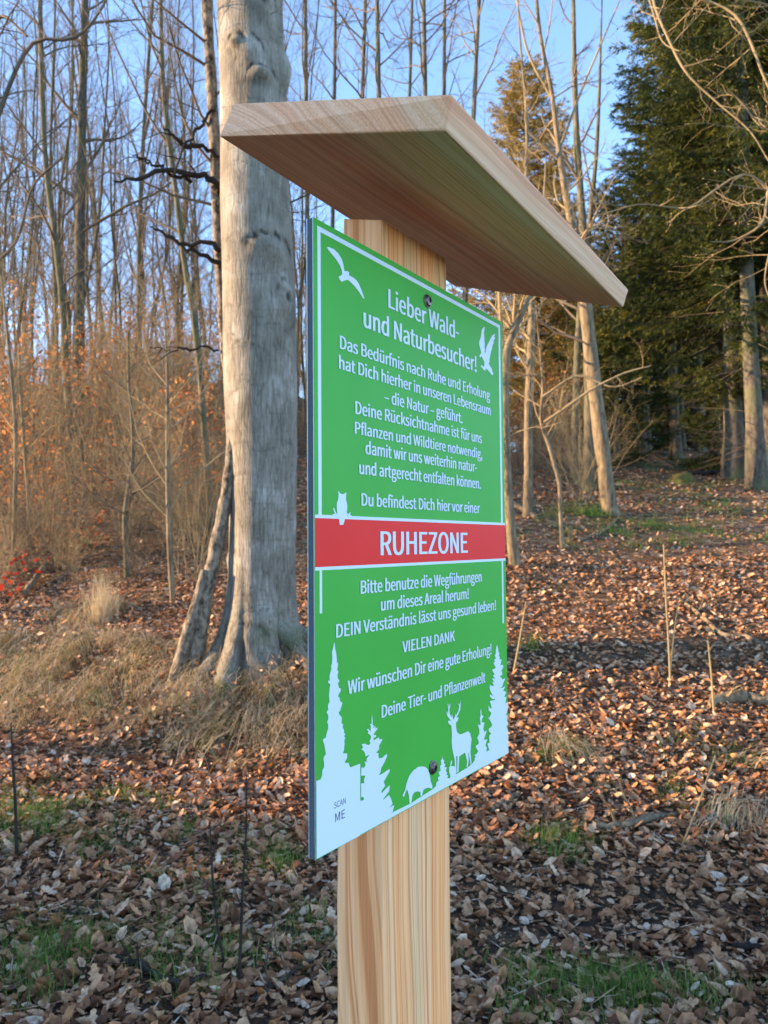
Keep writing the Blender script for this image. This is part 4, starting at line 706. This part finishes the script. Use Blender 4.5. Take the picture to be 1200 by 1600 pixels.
for k in range(13): put(B[int(rng.integers(0, 3))], rng.uniform(770, 940), rng.uniform(12.5, 22), rng.uniform(0.6, 1.0), 'leafless tangled bush in the wood edge right of the sign', 'leafless bushes at the wood edge right of the sign')
q = gpt(38, 925); q[2] += 0.0
shrub('bramble', 'low bramble sprig with bright red leaves at the left edge', q, 301, 5, 0.55, 0.006, 46, m_redleaf, m_twig_dark, 'bramble', None, 0.7, (0.06, 0.09))
q = gpt(102, 880)
shrub('beech_shrub', 'low twiggy bush with a few brown leaves above the red bramble', q, 302, 6, 0.9, 0.008, 120, m_copper, m_twig, 'shrub', None, 0.6, (0.045, 0.07))

# ------------------------------------------------------------------ spruces
def conifer(seed, H, r0, crown0, Rmax, nmat, label, name='spruce_tree', group=None, dense=1.0, droop=0.25, dead=True, loc=(0, 0, 0), cat='tree', barkm=None, tips_w=0.019, tipn=16):
    rng = np.random.default_rng(seed); root = thing(name, label, cat, loc, 0, group)
    p = trunk_path(rng, H, (0, 0), 0.003, 14); t = np.linspace(0, 1, 14); rad = r0 * (1 - 0.93 * t) * (1 + 0.45 * np.exp(-t * H / 0.5))
    g = Geo(); tube(g, p, rad, 12); g.build('trunk', barkm or m_spruce_bark, root)
    gb, gn = Geo(), Geo(); z = crown0 * H; PP, DD, NN, LL, RR = [], [], [], [], []
    while z < H * 0.985:
        s = (z / H - crown0) / (1 - crown0); Lb = Rmax * (0.25 + 0.75 * min(1, s / 0.10)) * (1 - s) ** 0.8 + 0.15
        nb = int(rng.integers(5, 8) * dense + 0.5)
        for k in range(nb):
            az = rng.uniform(0, 6.283); L = Lb * rng.uniform(0.65, 1.12); e0 = -0.05 + 0.5 * s - droop * (1 - s)
            n = 7; u_ = np.linspace(0, 1, n); rr_ = L * u_; zz = z + L * (math.sin(e0) * u_ - droop * 0.6 * np.sin(u_ * 2.4) * (1 - s) + 0.22 * u_ ** 3)
            q = np.stack([np.interp(z, p[:, 2], p[:, 0]) + rr_ * math.cos(az), np.interp(z, p[:, 2], p[:, 1]) + rr_ * math.sin(az), zz], -1)
            tube(gb, q, np.linspace(0.012 + 0.006 * L, 0.003, n), 3)
            m_ = max(4, int(L / 0.065)); tt = rng.uniform(0.12, 1.0, m_); x = tt * (n - 1); i = np.minimum(x.astype(int), n - 2); f = (x - i)[:, None]
            c_ = q[i] * (1 - f) + q[i + 1] * f; fw = unit(q[i + 1] - q[i]); side = unit(np.cross(fw, [0, 0, 1])) * rng.choice([-1, 1], m_)[:, None]
            ll = (0.16 + 0.55 * L * 0.22 * (1.15 - tt)) * rng.uniform(0.6, 1.3, m_); bd = unit(fw * 0.75 + side * rng.uniform(0.2, 1.0, m_)[:, None] + np.array([0, 0, -1]) * rng.uniform(0.05, 0.75, m_)[:, None])
            shade = rng.random() * 0.6
            for w in range(tipn):
                a = (w + rng.random(m_)) / tipn; pp = c_ + bd * (ll * a)[:, None]
                PP.append(pp); DD.append(bd + rng.normal(0, 0.42, (m_, 3)) + np.array([0, 0, -0.15])); NN.append(rng.normal(0, 1, (m_, 3))); LL.append(np.full(m_, 1.0) * rng.uniform(0.07, 0.15, m_)); RR.append(np.clip(shade + 0.4 * rng.random(m_), 0, 1))
        z += rng.uniform(0.22, 0.36) * (1.0 if H > 8 else 0.7)
    P, D, N, L, r_ = [np.concatenate(a) for a in (PP, DD, NN, LL, RR)]
    diamonds(gn, P, D, N, L, np.full(len(P), tips_w) * np.random.default_rng(1).uniform(0.7, 1.4, len(P)), r_)
    gb.build('boughs', m_twig_dark if nmat is m_needle else m_twig, root); gn.build('crown', nmat, root)
    if dead and crown0 > 0.06:
        gd = Geo()
        for k in range(int(46)):
            z = rng.uniform(0.03, crown0 + 0.12) * H; az = rng.uniform(0, 6.28); e = rng.normal(-0.12, 0.2); q = np.array([np.interp(z, p[:, 2], p[:, 0]), np.interp(z, p[:, 2], p[:, 1]), z])
            grow(gd, rng, q, (math.cos(az) * math.cos(e), math.sin(az) * math.cos(e), math.sin(e)), rng.uniform(0.4, 1.8), 0.010, 1, [(0,) * 7, (4, 0.4, 0.08, -0.02, 5, 3, 0.7), (0, 0, 0.1, 0, 3, 3, 0.5)])
        gd.build('dead_twigs', m_twig, root)
    return root
# the big one whose crown fills the upper right, others of the stand behind it
big = conifer(401, 17.0, 0.20, 0.12, 3.0, m_needle, 'tall dark green spruce filling the upper right corner', loc=foot(1150, 15.6), dense=1.45)
sp2 = conifer(402, 19.0, 0.165, 0.24, 2.6, m_needle, 'spruce with a bare lower trunk in the dark stand beyond the leaf covered slope', group='spruces of the dark stand')
sp3 = conifer(403, 16.0, 0.135, 0.25, 2.3, m_needle, 'spruce with a bare lower trunk in the dark stand beyond the leaf covered slope', group='spruces of the dark stand')
sp2.location = foot(1186, 14.2); sp2['label'] = 'pair of close grey spruce trunks at the right edge, the thicker one'; 
tg = dup(sp2, foot(1206, 15.2), 2.0, 0.93, 'spruce with the grey trunk cut by the right edge of the picture', 'spruces of the dark stand')
sp2['label'] = 'spruce with a thick grey trunk just inside the right edge of the picture'
sp3.location = foot(1060, 20.5); sp3['label'] = 'spruce with a mossy green trunk left of the bright gap in the stand'
for k, (px, Y, lab) in enumerate([(1016, 24.0, 'spruce with a pale thin trunk alone in the dark left of the gap'), (1098, 23.0, 'spruce with the sunlit trunk right of the bright gap in the stand'), (1122, 20.0, 'spruce with a dark trunk between the gap and the right edge'), (1150, 17.5, 'spruce with a mossy trunk left of the two grey trunks')]):
    dup(sp2 if k % 2 else sp3, foot(px, Y), 1.3 * k, 0.8 + 0.05 * k, lab, 'spruces of the dark stand')
rng = np.random.default_rng(41)
spots = []
for k in range(400):
    if len(spots) >= 34: break
    px = rng.uniform(985, 1330); Y = rng.uniform(21, 42)
    if 1076 < px < 1092 or Y < 24 and px > 1210: continue
    q = foot(px, Y)
    if any(math.hypot(q[0] - a, q[1] - b_) < 1.5 for a, b_ in spots): continue
    spots.append((q[0], q[1])); dup((sp2, sp3)[k % 2], q, rng.uniform(0, 6.28), rng.uniform(0.8, 1.05) if px > 1075 else rng.uniform(0.5, 0.62), 'spruce trunk and crown deep in the dark stand at the right', 'spruces deep in the dark stand')
for k in range(160):
    if len(spots) >= 56: break
    px = rng.uniform(890, 1040); Y = rng.uniform(25, 40); q = foot(px, Y)
    if any(math.hypot(q[0] - a, q[1] - b_) < 1.5 for a, b_ in spots): continue
    spots.append((q[0], q[1])); dup((sp2, sp3)[k % 2], q, rng.uniform(0, 6.28), rng.uniform(0.34, 0.5), 'shorter spruce at the left end of the dark stand', 'shorter spruces left in the stand')
y1 = conifer(404, 7.2, 0.08, 0.03, 1.6, m_needle, 'young bright green spruce under the tall one, left of its trunk', 'young_spruce', dead=False, loc=foot(968, 18.5), droop=0.15)
y2 = conifer(405, 3.6, 0.05, 0.06, 1.0, m_needle, 'small spruce with low hanging boughs beside the mossy trunks', 'young_spruce', dead=False, loc=foot(1132, 16.8), droop=0.3)
lc = conifer(406, 12.2, 0.13, 0.05, 3.3, m_needle_tan, 'tawny larch with a pointed crown rising behind the roof board', 'larch_tree', dead=False, loc=foot(832, 22.0), dense=2.3, droop=0.08, tipn=14, tips_w=0.020)
dup(lc, foot(890, 25.0), 1.7, 0.72, 'shorter tawny larch right of the taller one behind the roof board')
rng = np.random.default_rng(88); n_ = 0
for k in range(200):
    px = rng.uniform(770, 1330) if k % 3 == 0 else rng.uniform(830, 1070); Y = rng.uniform(31, 46); q = foot(px, Y)
    if n_ >= 36: break
    if 1072 < px < 1096 or any(math.hypot(q[0] - a, q[1] - b_) < 1.2 for a, b_ in spots): continue
    n_ += 1; spots.append((q[0], q[1])); dup(y1, q, rng.uniform(0, 6.28), rng.uniform(0.7, 1.15), 'dark young spruce closing the view far back in the stand', 'young spruces far back in the stand')
# unseen spruces added beyond the left edge to keep low sun off the path
sb = conifer(407, 11.0, 0.16, 0.03, 2.6, m_needle, 'unseen spruce added left of the viewpoint to shade the path', group='unseen spruces added for shade', dead=False, tipn=5, tips_w=0.055, dense=1.5)
xs = [(-11.5, 2.1), (-13.0, 0.4), (-11.2, -1.6), (-12.8, -3.6), (-15.5, 1.7), (-15.2, -0.8), (-13.4, 1.3), (-9.6, 0.9)]
for k, (x, y) in enumerate(xs):
    q = (x, y, float(ht(x, y)))
    if k == 0: sb.location = q
    else: dup(sb, q, 1.1 * k, 0.9 + 0.03 * (k % 4))
for k, (x, y, sc) in enumerate([(-8.0, 5.2, 0.20), (-8.8, 6.6, 0.16), (-8.4, 7.8, 0.15)]): dup(sb, (x, y, float(ht(x, y)) - 0.05), 2.0 * k, sc, 'unseen low spruce added left of the viewpoint to shade the ground', 'unseen low spruces added for shade')  # shrunken copies, out of view, added to shade the beech foot and ground
# bare boughs hanging in from a tree just beyond the right edge
OY = 6.9; ob = foot(1300, OY)
ot = thing('bare_tree', 'bare tree beyond the right edge whose sunlit budding boughs hang into the picture', 'tree', ob)
rng = np.random.default_rng(9)
p, r = px_path([(1300, 960, 34), (1292, 700, 30), (1286, 420, 27), (1275, 150, 24), (1262, -120, 18), (1250, -420, 8)], OY, ob, 30); g = Geo(); tube(g, p, r, 10); g.build('trunk', m_bark_pale, ot)
HANG = [(7, 0.4, 0.16, -0.02, 7, 4, 0.7), (5, 0.5, 0.2, 0.03, 5, 3, 0.7), (0, 0, 0.2, 0.03, 4, 3, 0.6)]
tips = []
for pts in ([(1268, -160, 9), (1180, -130, 8), (1080, -20, 7), (1045, 2, 6), (1080, 30, 6), (1122, 60, 6), (1145, 105, 6), (1165, 160, 5), (1192, 225, 4), (1205, 300, 3)],
            [(1262, -120, 8), (1120, -110, 7), (1020, -60, 6), (1008, 20, 6), (1026, 95, 5), (1050, 150, 5), (1095, 195, 4), (1140, 240, 3), (1165, 300, 2)],
            [(1250, -160, 7), (1060, -150, 6), (970, -30, 5), (990, 20, 5), (1003, 70, 4), (1012, 105, 3), (1030, 132, 2)],
            [(1285, 380, 9), (1230, 350, 8), (1190, 300, 7), (1140, 290, 5), (1060, 345, 4), (1030, 350, 4), (980, 346, 3), (940, 358, 3), (905, 372, 2)],
            [(1288, 300, 8), (1225, 260, 7), (1190, 232, 6), (1160, 228, 5), (1125, 190, 4), (1100, 186, 2)],
            [(1286, 420, 8), (1230, 330, 7), (1190, 305, 6), (1172, 340, 6), (1160, 375, 5), (1120, 400, 4), (1075, 410, 2)],
            [(1288, 480, 7), (1240, 380, 6), (1200, 350, 5), (1178, 400, 4), (1165, 450, 3), (1160, 490, 2)],
            [(1280, 260, 7), (1230, 120, 6), (1190, 60, 5), (1150, 45, 4), (1110, 50, 2)]):
    q, rr_ = px_path(pts, OY, ob, 26); q[:, 1] += np.linspace(0, -0.5, 26) + 0.05 * np.sin(np.linspace(0, 9, 26)); g = Geo(); tube(g, q, np.maximum(rr_ * 0.68, 0.003), 6)
    for k in range(9): 
        i = 5 + 2 * k; grow(g, rng, q[i], unit(q[i + 1] - q[i] + rng.normal(0, 0.7, 3)), rng.uniform(0.3, 0.75), rr_[i] * 0.42, 1, HANG, tips=tips)
    # buds
    i = rng.integers(0, len(tips), 60); P = np.array([tips[k][0] for k in i]); D = np.array([tips[k][1] for k in i]); D = D + rng.normal(0, 0.5, D.shape)
    leaves(g, P, D, rng.normal(0, 1, P.shape), np.full(60, 0.022), np.full(60, 0.010), np.zeros(60), rng.random(60), 0.5)
    g.build('branch', m_twig_pale, ot); tips = []
# mixed bright bough tip left of the spruce

# ------------------------------------------------------------------ fallen leaves, grass, sticks
rng = np.random.default_rng(2024)
def nrm(X, Y):
    e = 0.03; dx = (ht(X + e, Y) - ht(X - e, Y)) / (2 * e); dy = (ht(X, Y + e) - ht(X, Y - e)) / (2 * e)
    return unit(np.stack([-dx, -dy, np.ones_like(dx)], -1))
def blob(X, Y, c): return np.clip(sum(np.exp(-((X - x) / rx) ** 2 - ((Y - y) / ry) ** 2) * a for x, y, rx, ry, a in c), 0, 1)
GREEN = []
for px, py, rx, ry, a in [(55, 1265, .5, .34, 1.2), (170, 1300, .5, .2, 1), (260, 1330, .4, .16, .9), (400, 1440, .26, .22, 1), (330, 1500, .22, .18, .9), (45, 1525, .3, .22, 1), (130, 1470, .25, .12, .5), (440, 1360, .2, .14, .7), (1130, 1560, .2, .12, .5), (120, 1560, .2, .1, .5), (240, 1385, .18, .10, .6),
                          (900, 1540, .28, .15, .6), (1000, 1560, .22, .12, .55), (760, 1500, .2, .12, .5), (830, 1590, .25, .1, .45), (880, 1320, .16, .10, .9), (1040, 1260, .28, .16, .7), (860, 1180, .22, .16, .5), (1010, 1540, .16, .1, .8),
                          (830, 1010, .18, .2, .5), (1100, 1180, .3, .2, .4), (700, 1330, .2, .12, .3), (460, 1500, .2, .12, .5), (215, 1130, .2, .12, .5), (360, 1110, .25, .2, .45), (470, 1195, .15, .12, .6), (1010, 830, .8, .8, .4), (870, 790, .5, .6, .3)]:
    q = gpt(px, py); GREEN.append((q[0], q[1], rx, ry, a))
STRAW = []
for px, py, rx, ry, a in [(40, 1050, .55, .35, 1), (150, 1040, .6, .4, 1), (150, 960, .3, .4, .9), (240, 1060, .5, .3, .9), (340, 1100, .35, .3, .9), (420, 1120, .3, .3, 1), (470, 1060, .3, .3, .9), (300, 1010, .2, .2, .6), (60, 1090, .4, .2, .6), (-80, 1050, .8, .4, 1),
                          (860, 1170, .2, .12, .3), (960, 1180, .2, .12, .2), (1090, 1180, .25, .16, .35), (1180, 1290, .2, .12, .3), (760, 1170, .15, .15, .25), (500, 1010, .3, .3, .5)]:
    q = gpt(px, py); STRAW.append((q[0], q[1], rx, ry, a))
def sample(n, y0, y1, pw=1.0, half=0.72):
    Y = y0 + (y1 - y0) * rng.random(n) ** pw; X = (rng.random(n) * 2 - 1) * half * (Y + 0.6); return X, Y
g = Geo()
X, Y = [np.concatenate(a) for a in zip(sample(41000, 1.7, 5.0, 0.8), sample(46000, 4.6, 9.0, 0.85), sample(30000, 8.5, 17.0, 1.0), sample(9000, 16, 34, 1.0))]
dens = 1 - 0.55 * blob(X, Y, GREEN) - 0.40 * blob(X, Y, STRAW)
mud = np.exp(-((Y - 2.95) / 0.30) ** 2) * sst(0.0, 0.5, X) * 0.6 + np.exp(-((Y - 3.35 + 0.1 * X) / 0.25) ** 2) * sst(0.1, -0.6, X) * 0.25
clump = 0.5 + 0.5 * np.sin(3.1 * X + 1.7 * np.sin(2.3 * Y)) * np.sin(3.7 * Y + 1.3 * np.sin(1.9 * X))
keep = rng.random(len(X)) < np.clip(dens - mud, 0.05, 1) * (0.55 + 0.45 * clump); X, Y = X[keep], Y[keep]; n = len(X)
Nn = nrm(X, Y); P = np.stack([X, Y, ht(X, Y) + rng.uniform(0.002, 0.022, n)], -1)
az = rng.uniform(0, 6.283, n); D = np.stack([np.cos(az), np.sin(az), rng.normal(0.04, 0.20, n)], -1); Nl = Nn + rng.normal(0, 0.26, (n, 3))
P[:, 2] += np.where(blob(X, Y, STRAW) > 0.4, rng.uniform(0, 0.13, n) * (rng.random(n) < 0.4), 0)
L = np.where(rng.random(n) < 0.5, rng.uniform(0.020, 0.045, n), rng.uniform(0.038, 0.074, n)) * np.where(Y > 12, 1.4, 1.0); rd = np.clip(rng.beta(1.8, 1.6, n) - 0.06 + 0.05 * (Y > 5), 0, 1); rd = np.where(rng.random(n) < 0.045, rng.uniform(0.9, 1.0, n), rd)
ok = rng.random(n) < 0.18; no = ~ok; cu = rng.uniform(-0.3, 0.55, n)
leaves(g, P[no], D[no], Nl[no], L[no], (L * rng.uniform(0.42, 0.78, n))[no], cu[no], rd[no], 0.2)
oak_leaves(g, P[ok], D[ok], Nl[ok], L[ok] * 1.15, cu[ok] * 1.2, rd[ok])
# crumbs: broken bits of leaf and bud scales between the whole ones
X, Y = [np.concatenate(a) for a in zip(sample(38000, 1.7, 5.5, 0.8), sample(16000, 5.0, 10.0, 0.9))]; n = len(X); az = rng.uniform(0, 6.283, n)
Nb = nrm(X, Y) + rng.normal(0, 0.4, (n, 3)); L = rng.uniform(0.008, 0.032, n)
leaves(g, np.stack([X, Y, ht(X, Y) + rng.uniform(0.0, 0.012, n)], -1), np.stack([np.cos(az), np.sin(az), rng.normal(0, 0.3, n)], -1), Nb, L, L * rng.uniform(0.3, 0.9, n), rng.uniform(-0.3, 0.4, n), np.clip(rng.beta(1.6, 2.0, n), 0, 1))
# bits of twig and stalk among them
X, Y = sample(5200, 1.7, 8.0, 0.85); n = len(X); az = rng.uniform(0, 6.283, n); L = rng.uniform(0.05, 0.22, n)
diamonds(g, np.stack([X, Y, ht(X, Y) + rng.uniform(0.008, 0.028, n)], -1), np.stack([np.cos(az), np.sin(az), rng.normal(0, 0.10, n)], -1), nrm(X, Y), L, rng.uniform(0.003, 0.007, n), rng.choice([0.02, 0.1, 0.75, 0.95], n))
tag(g.build('leaf_litter', m_litter), kind='stuff')
def clumpy(n, blobs, y0, y1, sd=0.035, per=28, fl=0.12):
    """grass grows in tufts: tuft centres by the map, blades round each"""
    X, Y = sample(n // per * 8, y0, y1); k = rng.random(len(X)) < blob(X, Y, blobs) ** 1.3 * (fl + (1 - fl) * sst(-0.5, 0.6, np.sin(5.3 * X + 2.1 * np.sin(4.7 * Y)) + np.sin(6.1 * Y + 1.9 * np.sin(5.9 * X)))); X, Y = X[k][:n // per], Y[k][:n // per]
    X = np.repeat(X, per); Y = np.repeat(Y, per); i = np.repeat(np.arange(len(X) // per), per)
    k2 = 0
    return X + rng.normal(0, sd, len(X)), Y + rng.normal(0, sd, len(X)), i
g = Geo(); X, Y, i = clumpy(46000, GREEN, 1.8, 9.0, 0.05, 26); n = len(X); th = np.random.default_rng(3).uniform(0, 6.28, i.max() + 1)
blades(g, np.stack([X, Y, ht(X, Y) - 0.005], -1), rng.uniform(0, 6.283, n), rng.uniform(0.03, 0.095, n), rng.uniform(0.1, 0.9, n), rng.uniform(0.0022, 0.0042, n), np.clip(rng.normal(0.45, 0.25, n), 0, 1))
FARG = [(float(q_[0]), float(q_[1]), a_, b_, c_) for q_, a_, b_, c_ in ((gpt(1010, 830), 1.3, 0.9, 0.8), (gpt(880, 796), 0.7, 0.7, 0.6), (gpt(1130, 800), 1.2, 1.2, 0.5), (gpt(1040, 760), 1.5, 1.0, 0.6), (gpt(1150, 730), 2.0, 1.2, 0.5))]
X, Y, i = clumpy(30000, FARG, 7.5, 19.0, 0.09, 22); n = len(X)
blades(g, np.stack([X, Y, ht(X, Y) - 0.005], -1), rng.uniform(0, 6.283, n), rng.uniform(0.05, 0.15, n), rng.uniform(0.1, 1.0, n), rng.uniform(0.005, 0.010, n), np.clip(rng.normal(0.3, 0.25, n), 0, 1))
tag(g.build('green_grass', m_grass), kind='stuff')
g = Geo(); X, Y, i = clumpy(36000, STRAW, 3.0, 9.0, 0.045, 30, 0.4); n = len(X); r2 = np.random.default_rng(4); hd = r2.normal(-1.5, 1.0, i.max() + 1)[i] + rng.normal(0, 0.28, n); hh = r2.uniform(0.14, 0.40, i.max() + 1)[i] * rng.uniform(0.45, 1.2, n); cc = r2.beta(2, 2.2, i.max() + 1)[i]
blades(g, np.stack([X, Y, ht(X, Y) - 0.01], -1), hd, hh, rng.uniform(0.6, 1.3, n), rng.uniform(0.0025, 0.0085, n), np.clip(cc + rng.normal(0, 0.28, n), 0, 1), 0.5)
tag(g.build('dry_grass', m_straw), kind='stuff')
# upright tuft of dry stalks
def tuft(label, px, py, n, h, mat, spread=0.6, sd=0.06, name='grass_tuft', w=(0.003, 0.005)):
    q = gpt(px, py); g = Geo(); P = np.stack([rng.normal(0, sd, n), rng.normal(0, sd, n), np.full(n, -0.02)], -1)
    blades(g, P, rng.uniform(0, 6.28, n), h * rng.uniform(0.5, 1.1, n), rng.uniform(0.02, spread, n), rng.uniform(*w, n), np.clip(rng.normal(0.5, 0.2, n), 0, 1), 0.2)
    o = g.build(name, mat); o.location = q; return tag(o, label, 'grass')
tuft('upright tuft of dry straw stalks at the foot of the hillside', 158, 975, 260, 0.62, m_straw, 0.45)
tuft('bushy green nettle clump at the foot of the leaning trunk', 925, 806, 160, 0.22, m_grass, 0.9, 0.13, 'nettle_clump', (0.012, 0.022))
tuft('green grass tuft in the middle of the leaf covered slope', 832, 1018, 120, 0.20, m_grass, 0.8, 0.06)
tuft('dark green grass tuft below the fallen stick', 880, 1330, 200, 0.13, m_grass, 0.9, 0.07)
tuft('tuft of pale stalks on the slope near the right edge', 1185, 1300, 90, 0.20, m_straw, 1.0, 0.07)
# sticks lying in the leaves
def stick(label, pts, mat=None, name='fallen_branch', lift=0.012, twigs=2, seed=0):
    P = []; base = gpt(*pts[0][:2])
    for px, py, w_ in pts:
        q = gpt(px, py); d = math.hypot(q[0], q[1]); P.append([q[0], q[1], q[2] + lift + w_ / 2 / FPX * d * 0.5, w_ / 2 / FPX * d])
    s = spline(P, 22); s[:, :3] -= base; r_ = np.random.default_rng(seed + 5); s[:, :3] += r_.normal(0, 0.004, (22, 3)); s[:, 3] *= 1 + 0.12 * r_.normal(0, 1, 22).clip(-1, 1)
    g = Geo(); tube(g, s[:, :3], np.maximum(s[:, 3], 0.003), 8, cap=True)
    for k in range(twigs): i = 5 + 5 * k; grow(g, r_, s[i, :3], unit(s[i + 1, :3] - s[i, :3] + r_.normal(0, 0.5, 3) + np.array([0, 0, 0.25])), 0.25, s[i, 3] * 0.5, 1, HANG)
    o = g.build(name, mat or m_bark); o.location = base; return tag(o, label, 'stick')
stick('grey stick lying across the leaves in the middle right', [(928, 1300, 9), (975, 1298, 12), (1020, 1293, 11), (1062, 1284, 6)], m_bark_pale, seed=1)
stick('short pale stick close to the right edge of the sign post', [(768, 1276, 10), (790, 1262, 11), (812, 1252, 9)], m_bark_pale, twigs=0, seed=2)
stick('thick sunlit branch lying at the right edge', [(1108, 1108, 12), (1140, 1098, 17), (1175, 1104, 14), (1215, 1112, 12)], m_bark_pale, seed=3, twigs=1)
stick('long pale curved branch lying on the slope at the right', [(1055, 935, 5), (1090, 965, 6), (1130, 995, 7), (1170, 1003, 7), (1215, 1030, 6)], m_bark_pale, seed=4)
stick('thin dark twig lying in the leaves at the bottom left', [(395, 1575, 5), (430, 1556, 6), (470, 1532, 5), (492, 1505, 3)], m_bark_dark, seed=6)
stick('dark rotten branch half buried in leaves at the bottom left', [(180, 1508, 9), (225, 1525, 10), (275, 1545, 9), (330, 1548, 5)], m_twig_dark, seed=7)
stick('thin dark stick across the leaves at the left', [(40, 1444, 5), (90, 1441, 6), (140, 1436, 4)], m_twig_dark, seed=8)
stick('fallen thin trunk lying in front of the spruce trunks', [(1070, 742, 6), (1120, 743, 7), (1170, 740, 7), (1230, 738, 7)], m_twig_dark, seed=9, twigs=1)
stick('short stick on the leaves behind the nettle clump', [(905, 850, 4), (940, 835, 5), (965, 815, 3)], m_bark_pale, seed=10)
stick('broken branch lying beside the bent young tree', [(800, 790, 8), (815, 800, 9), (838, 812, 7)], m_bark_pale, seed=12, twigs=0)
stick('dark bough piece in the mud near the right edge', [(1150, 1496, 8), (1170, 1494, 10), (1192, 1490, 8)], m_twig_dark, seed=13, twigs=0)
stick('weathered grey branch leaning in the bush at the left', [(38, 938, 8), (55, 915, 8), (72, 892, 6)], m_bark_pale, seed=14, twigs=1, lift=0.05)
# upright dead stalks
def stalk(label, pts, mat, seed):
    q0 = gpt(*pts[0][:2]); Y = q0[1]; P = np.array([np.append(at(a, b_, Y) - q0, w_ / 2 / FPX * Y) for a, b_, w_ in pts]); s = spline(P, 16); s[0, 2] -= 0.03
    g = Geo(); r_ = np.random.default_rng(seed); tube(g, s[:, :3], np.maximum(s[:, 3], 0.0012), 5)
    for k in (6, 9, 12): grow(g, r_, s[k, :3], unit(np.array([0, 0, 1]) + r_.normal(0, 0.6, 3)), 0.07, 0.0015, 1, HANG)
    o = g.build('dead_stalk', mat); o.location = q0; return tag(o, label, 'stalk')
stalk('thin dark stalk standing in the grass at the left edge', [(26, 1342, 6), (24, 1260, 5), (20, 1190, 4), (17, 1130, 2)], m_twig_dark, 1)
stalk('dark reddish stalk left of the sign post, the taller of two', [(372, 1552, 6), (376, 1470, 5), (379, 1390, 4), (384, 1310, 3), (385, 1210, 2)], m_twig_dark, 2)
stalk('short dark stalk beside the taller one left of the post', [(352, 1515, 5), (340, 1450, 4), (332, 1370, 4), (328, 1290, 2)], m_twig_dark, 3)
stalk('pale dry stalk standing on the slope right of the sign', [(1048, 1075, 4), (1045, 1010, 3), (1040, 920, 3), (1037, 850, 2)], m_twig_pale, 4)
stalk('pale forked stalk on the slope left of the taller dry one', [(1046, 1073, 4), (1048, 1040, 3), (1053, 990, 3), (1060, 940, 2)], m_twig_pale, 5)
stalk('dry stalk rising beside the right edge of the sign', [(801, 1060, 4), (812, 1000, 3), (822, 940, 2)], m_twig_pale, 6)
stalk('pale weed stalk at the right edge above the thick branch', [(1116, 1118, 4), (1112, 1060, 3), (1106, 1000, 2)], m_twig_pale, 7)
stalk('thin bent weed stalk at the lower right', [(1062, 1330, 3), (1090, 1260, 3), (1118, 1180, 2)], m_twig_pale, 8)
# mossy stump
q = gpt(1064, 752); g = Geo(); th = np.linspace(0, 2 * math.pi, 20, endpoint=False); prof = [(0.36, -0.12), (0.27, 0.0), (0.20, 0.07), (0.17, 0.13), (0.14, 0.16), (0.01, 0.13)]
v = np.array([[(r_ * (1 + 0.18 * math.sin(3 * t + k) + 0.1 * math.sin(7 * t)) * math.cos(t), r_ * (1 + 0.18 * math.sin(3 * t + k)) * math.sin(t), z + 0.03 * math.sin(2 * t + k)) for t in th] for k, (r_, z) in enumerate(prof)])
i = np.arange(5)[:, None] * 20; j = np.arange(20)[None]; k = (j + 1) % 20; g.add(v.reshape(-1, 3), np.stack([i + j, i + k, i + 20 + k, i + 20 + j], -1).reshape(-1, 4))
o = g.build('tree_stump', bark_mat('mossy_stump', (0.05, 0.045, 0.02), (0.17, 0.14, 0.05), 8, 8, moss=(0.09, 0.10, 0.02))); o.location = q; tag(o, 'low mossy stump on the slope before the spruce trunks', 'stump')
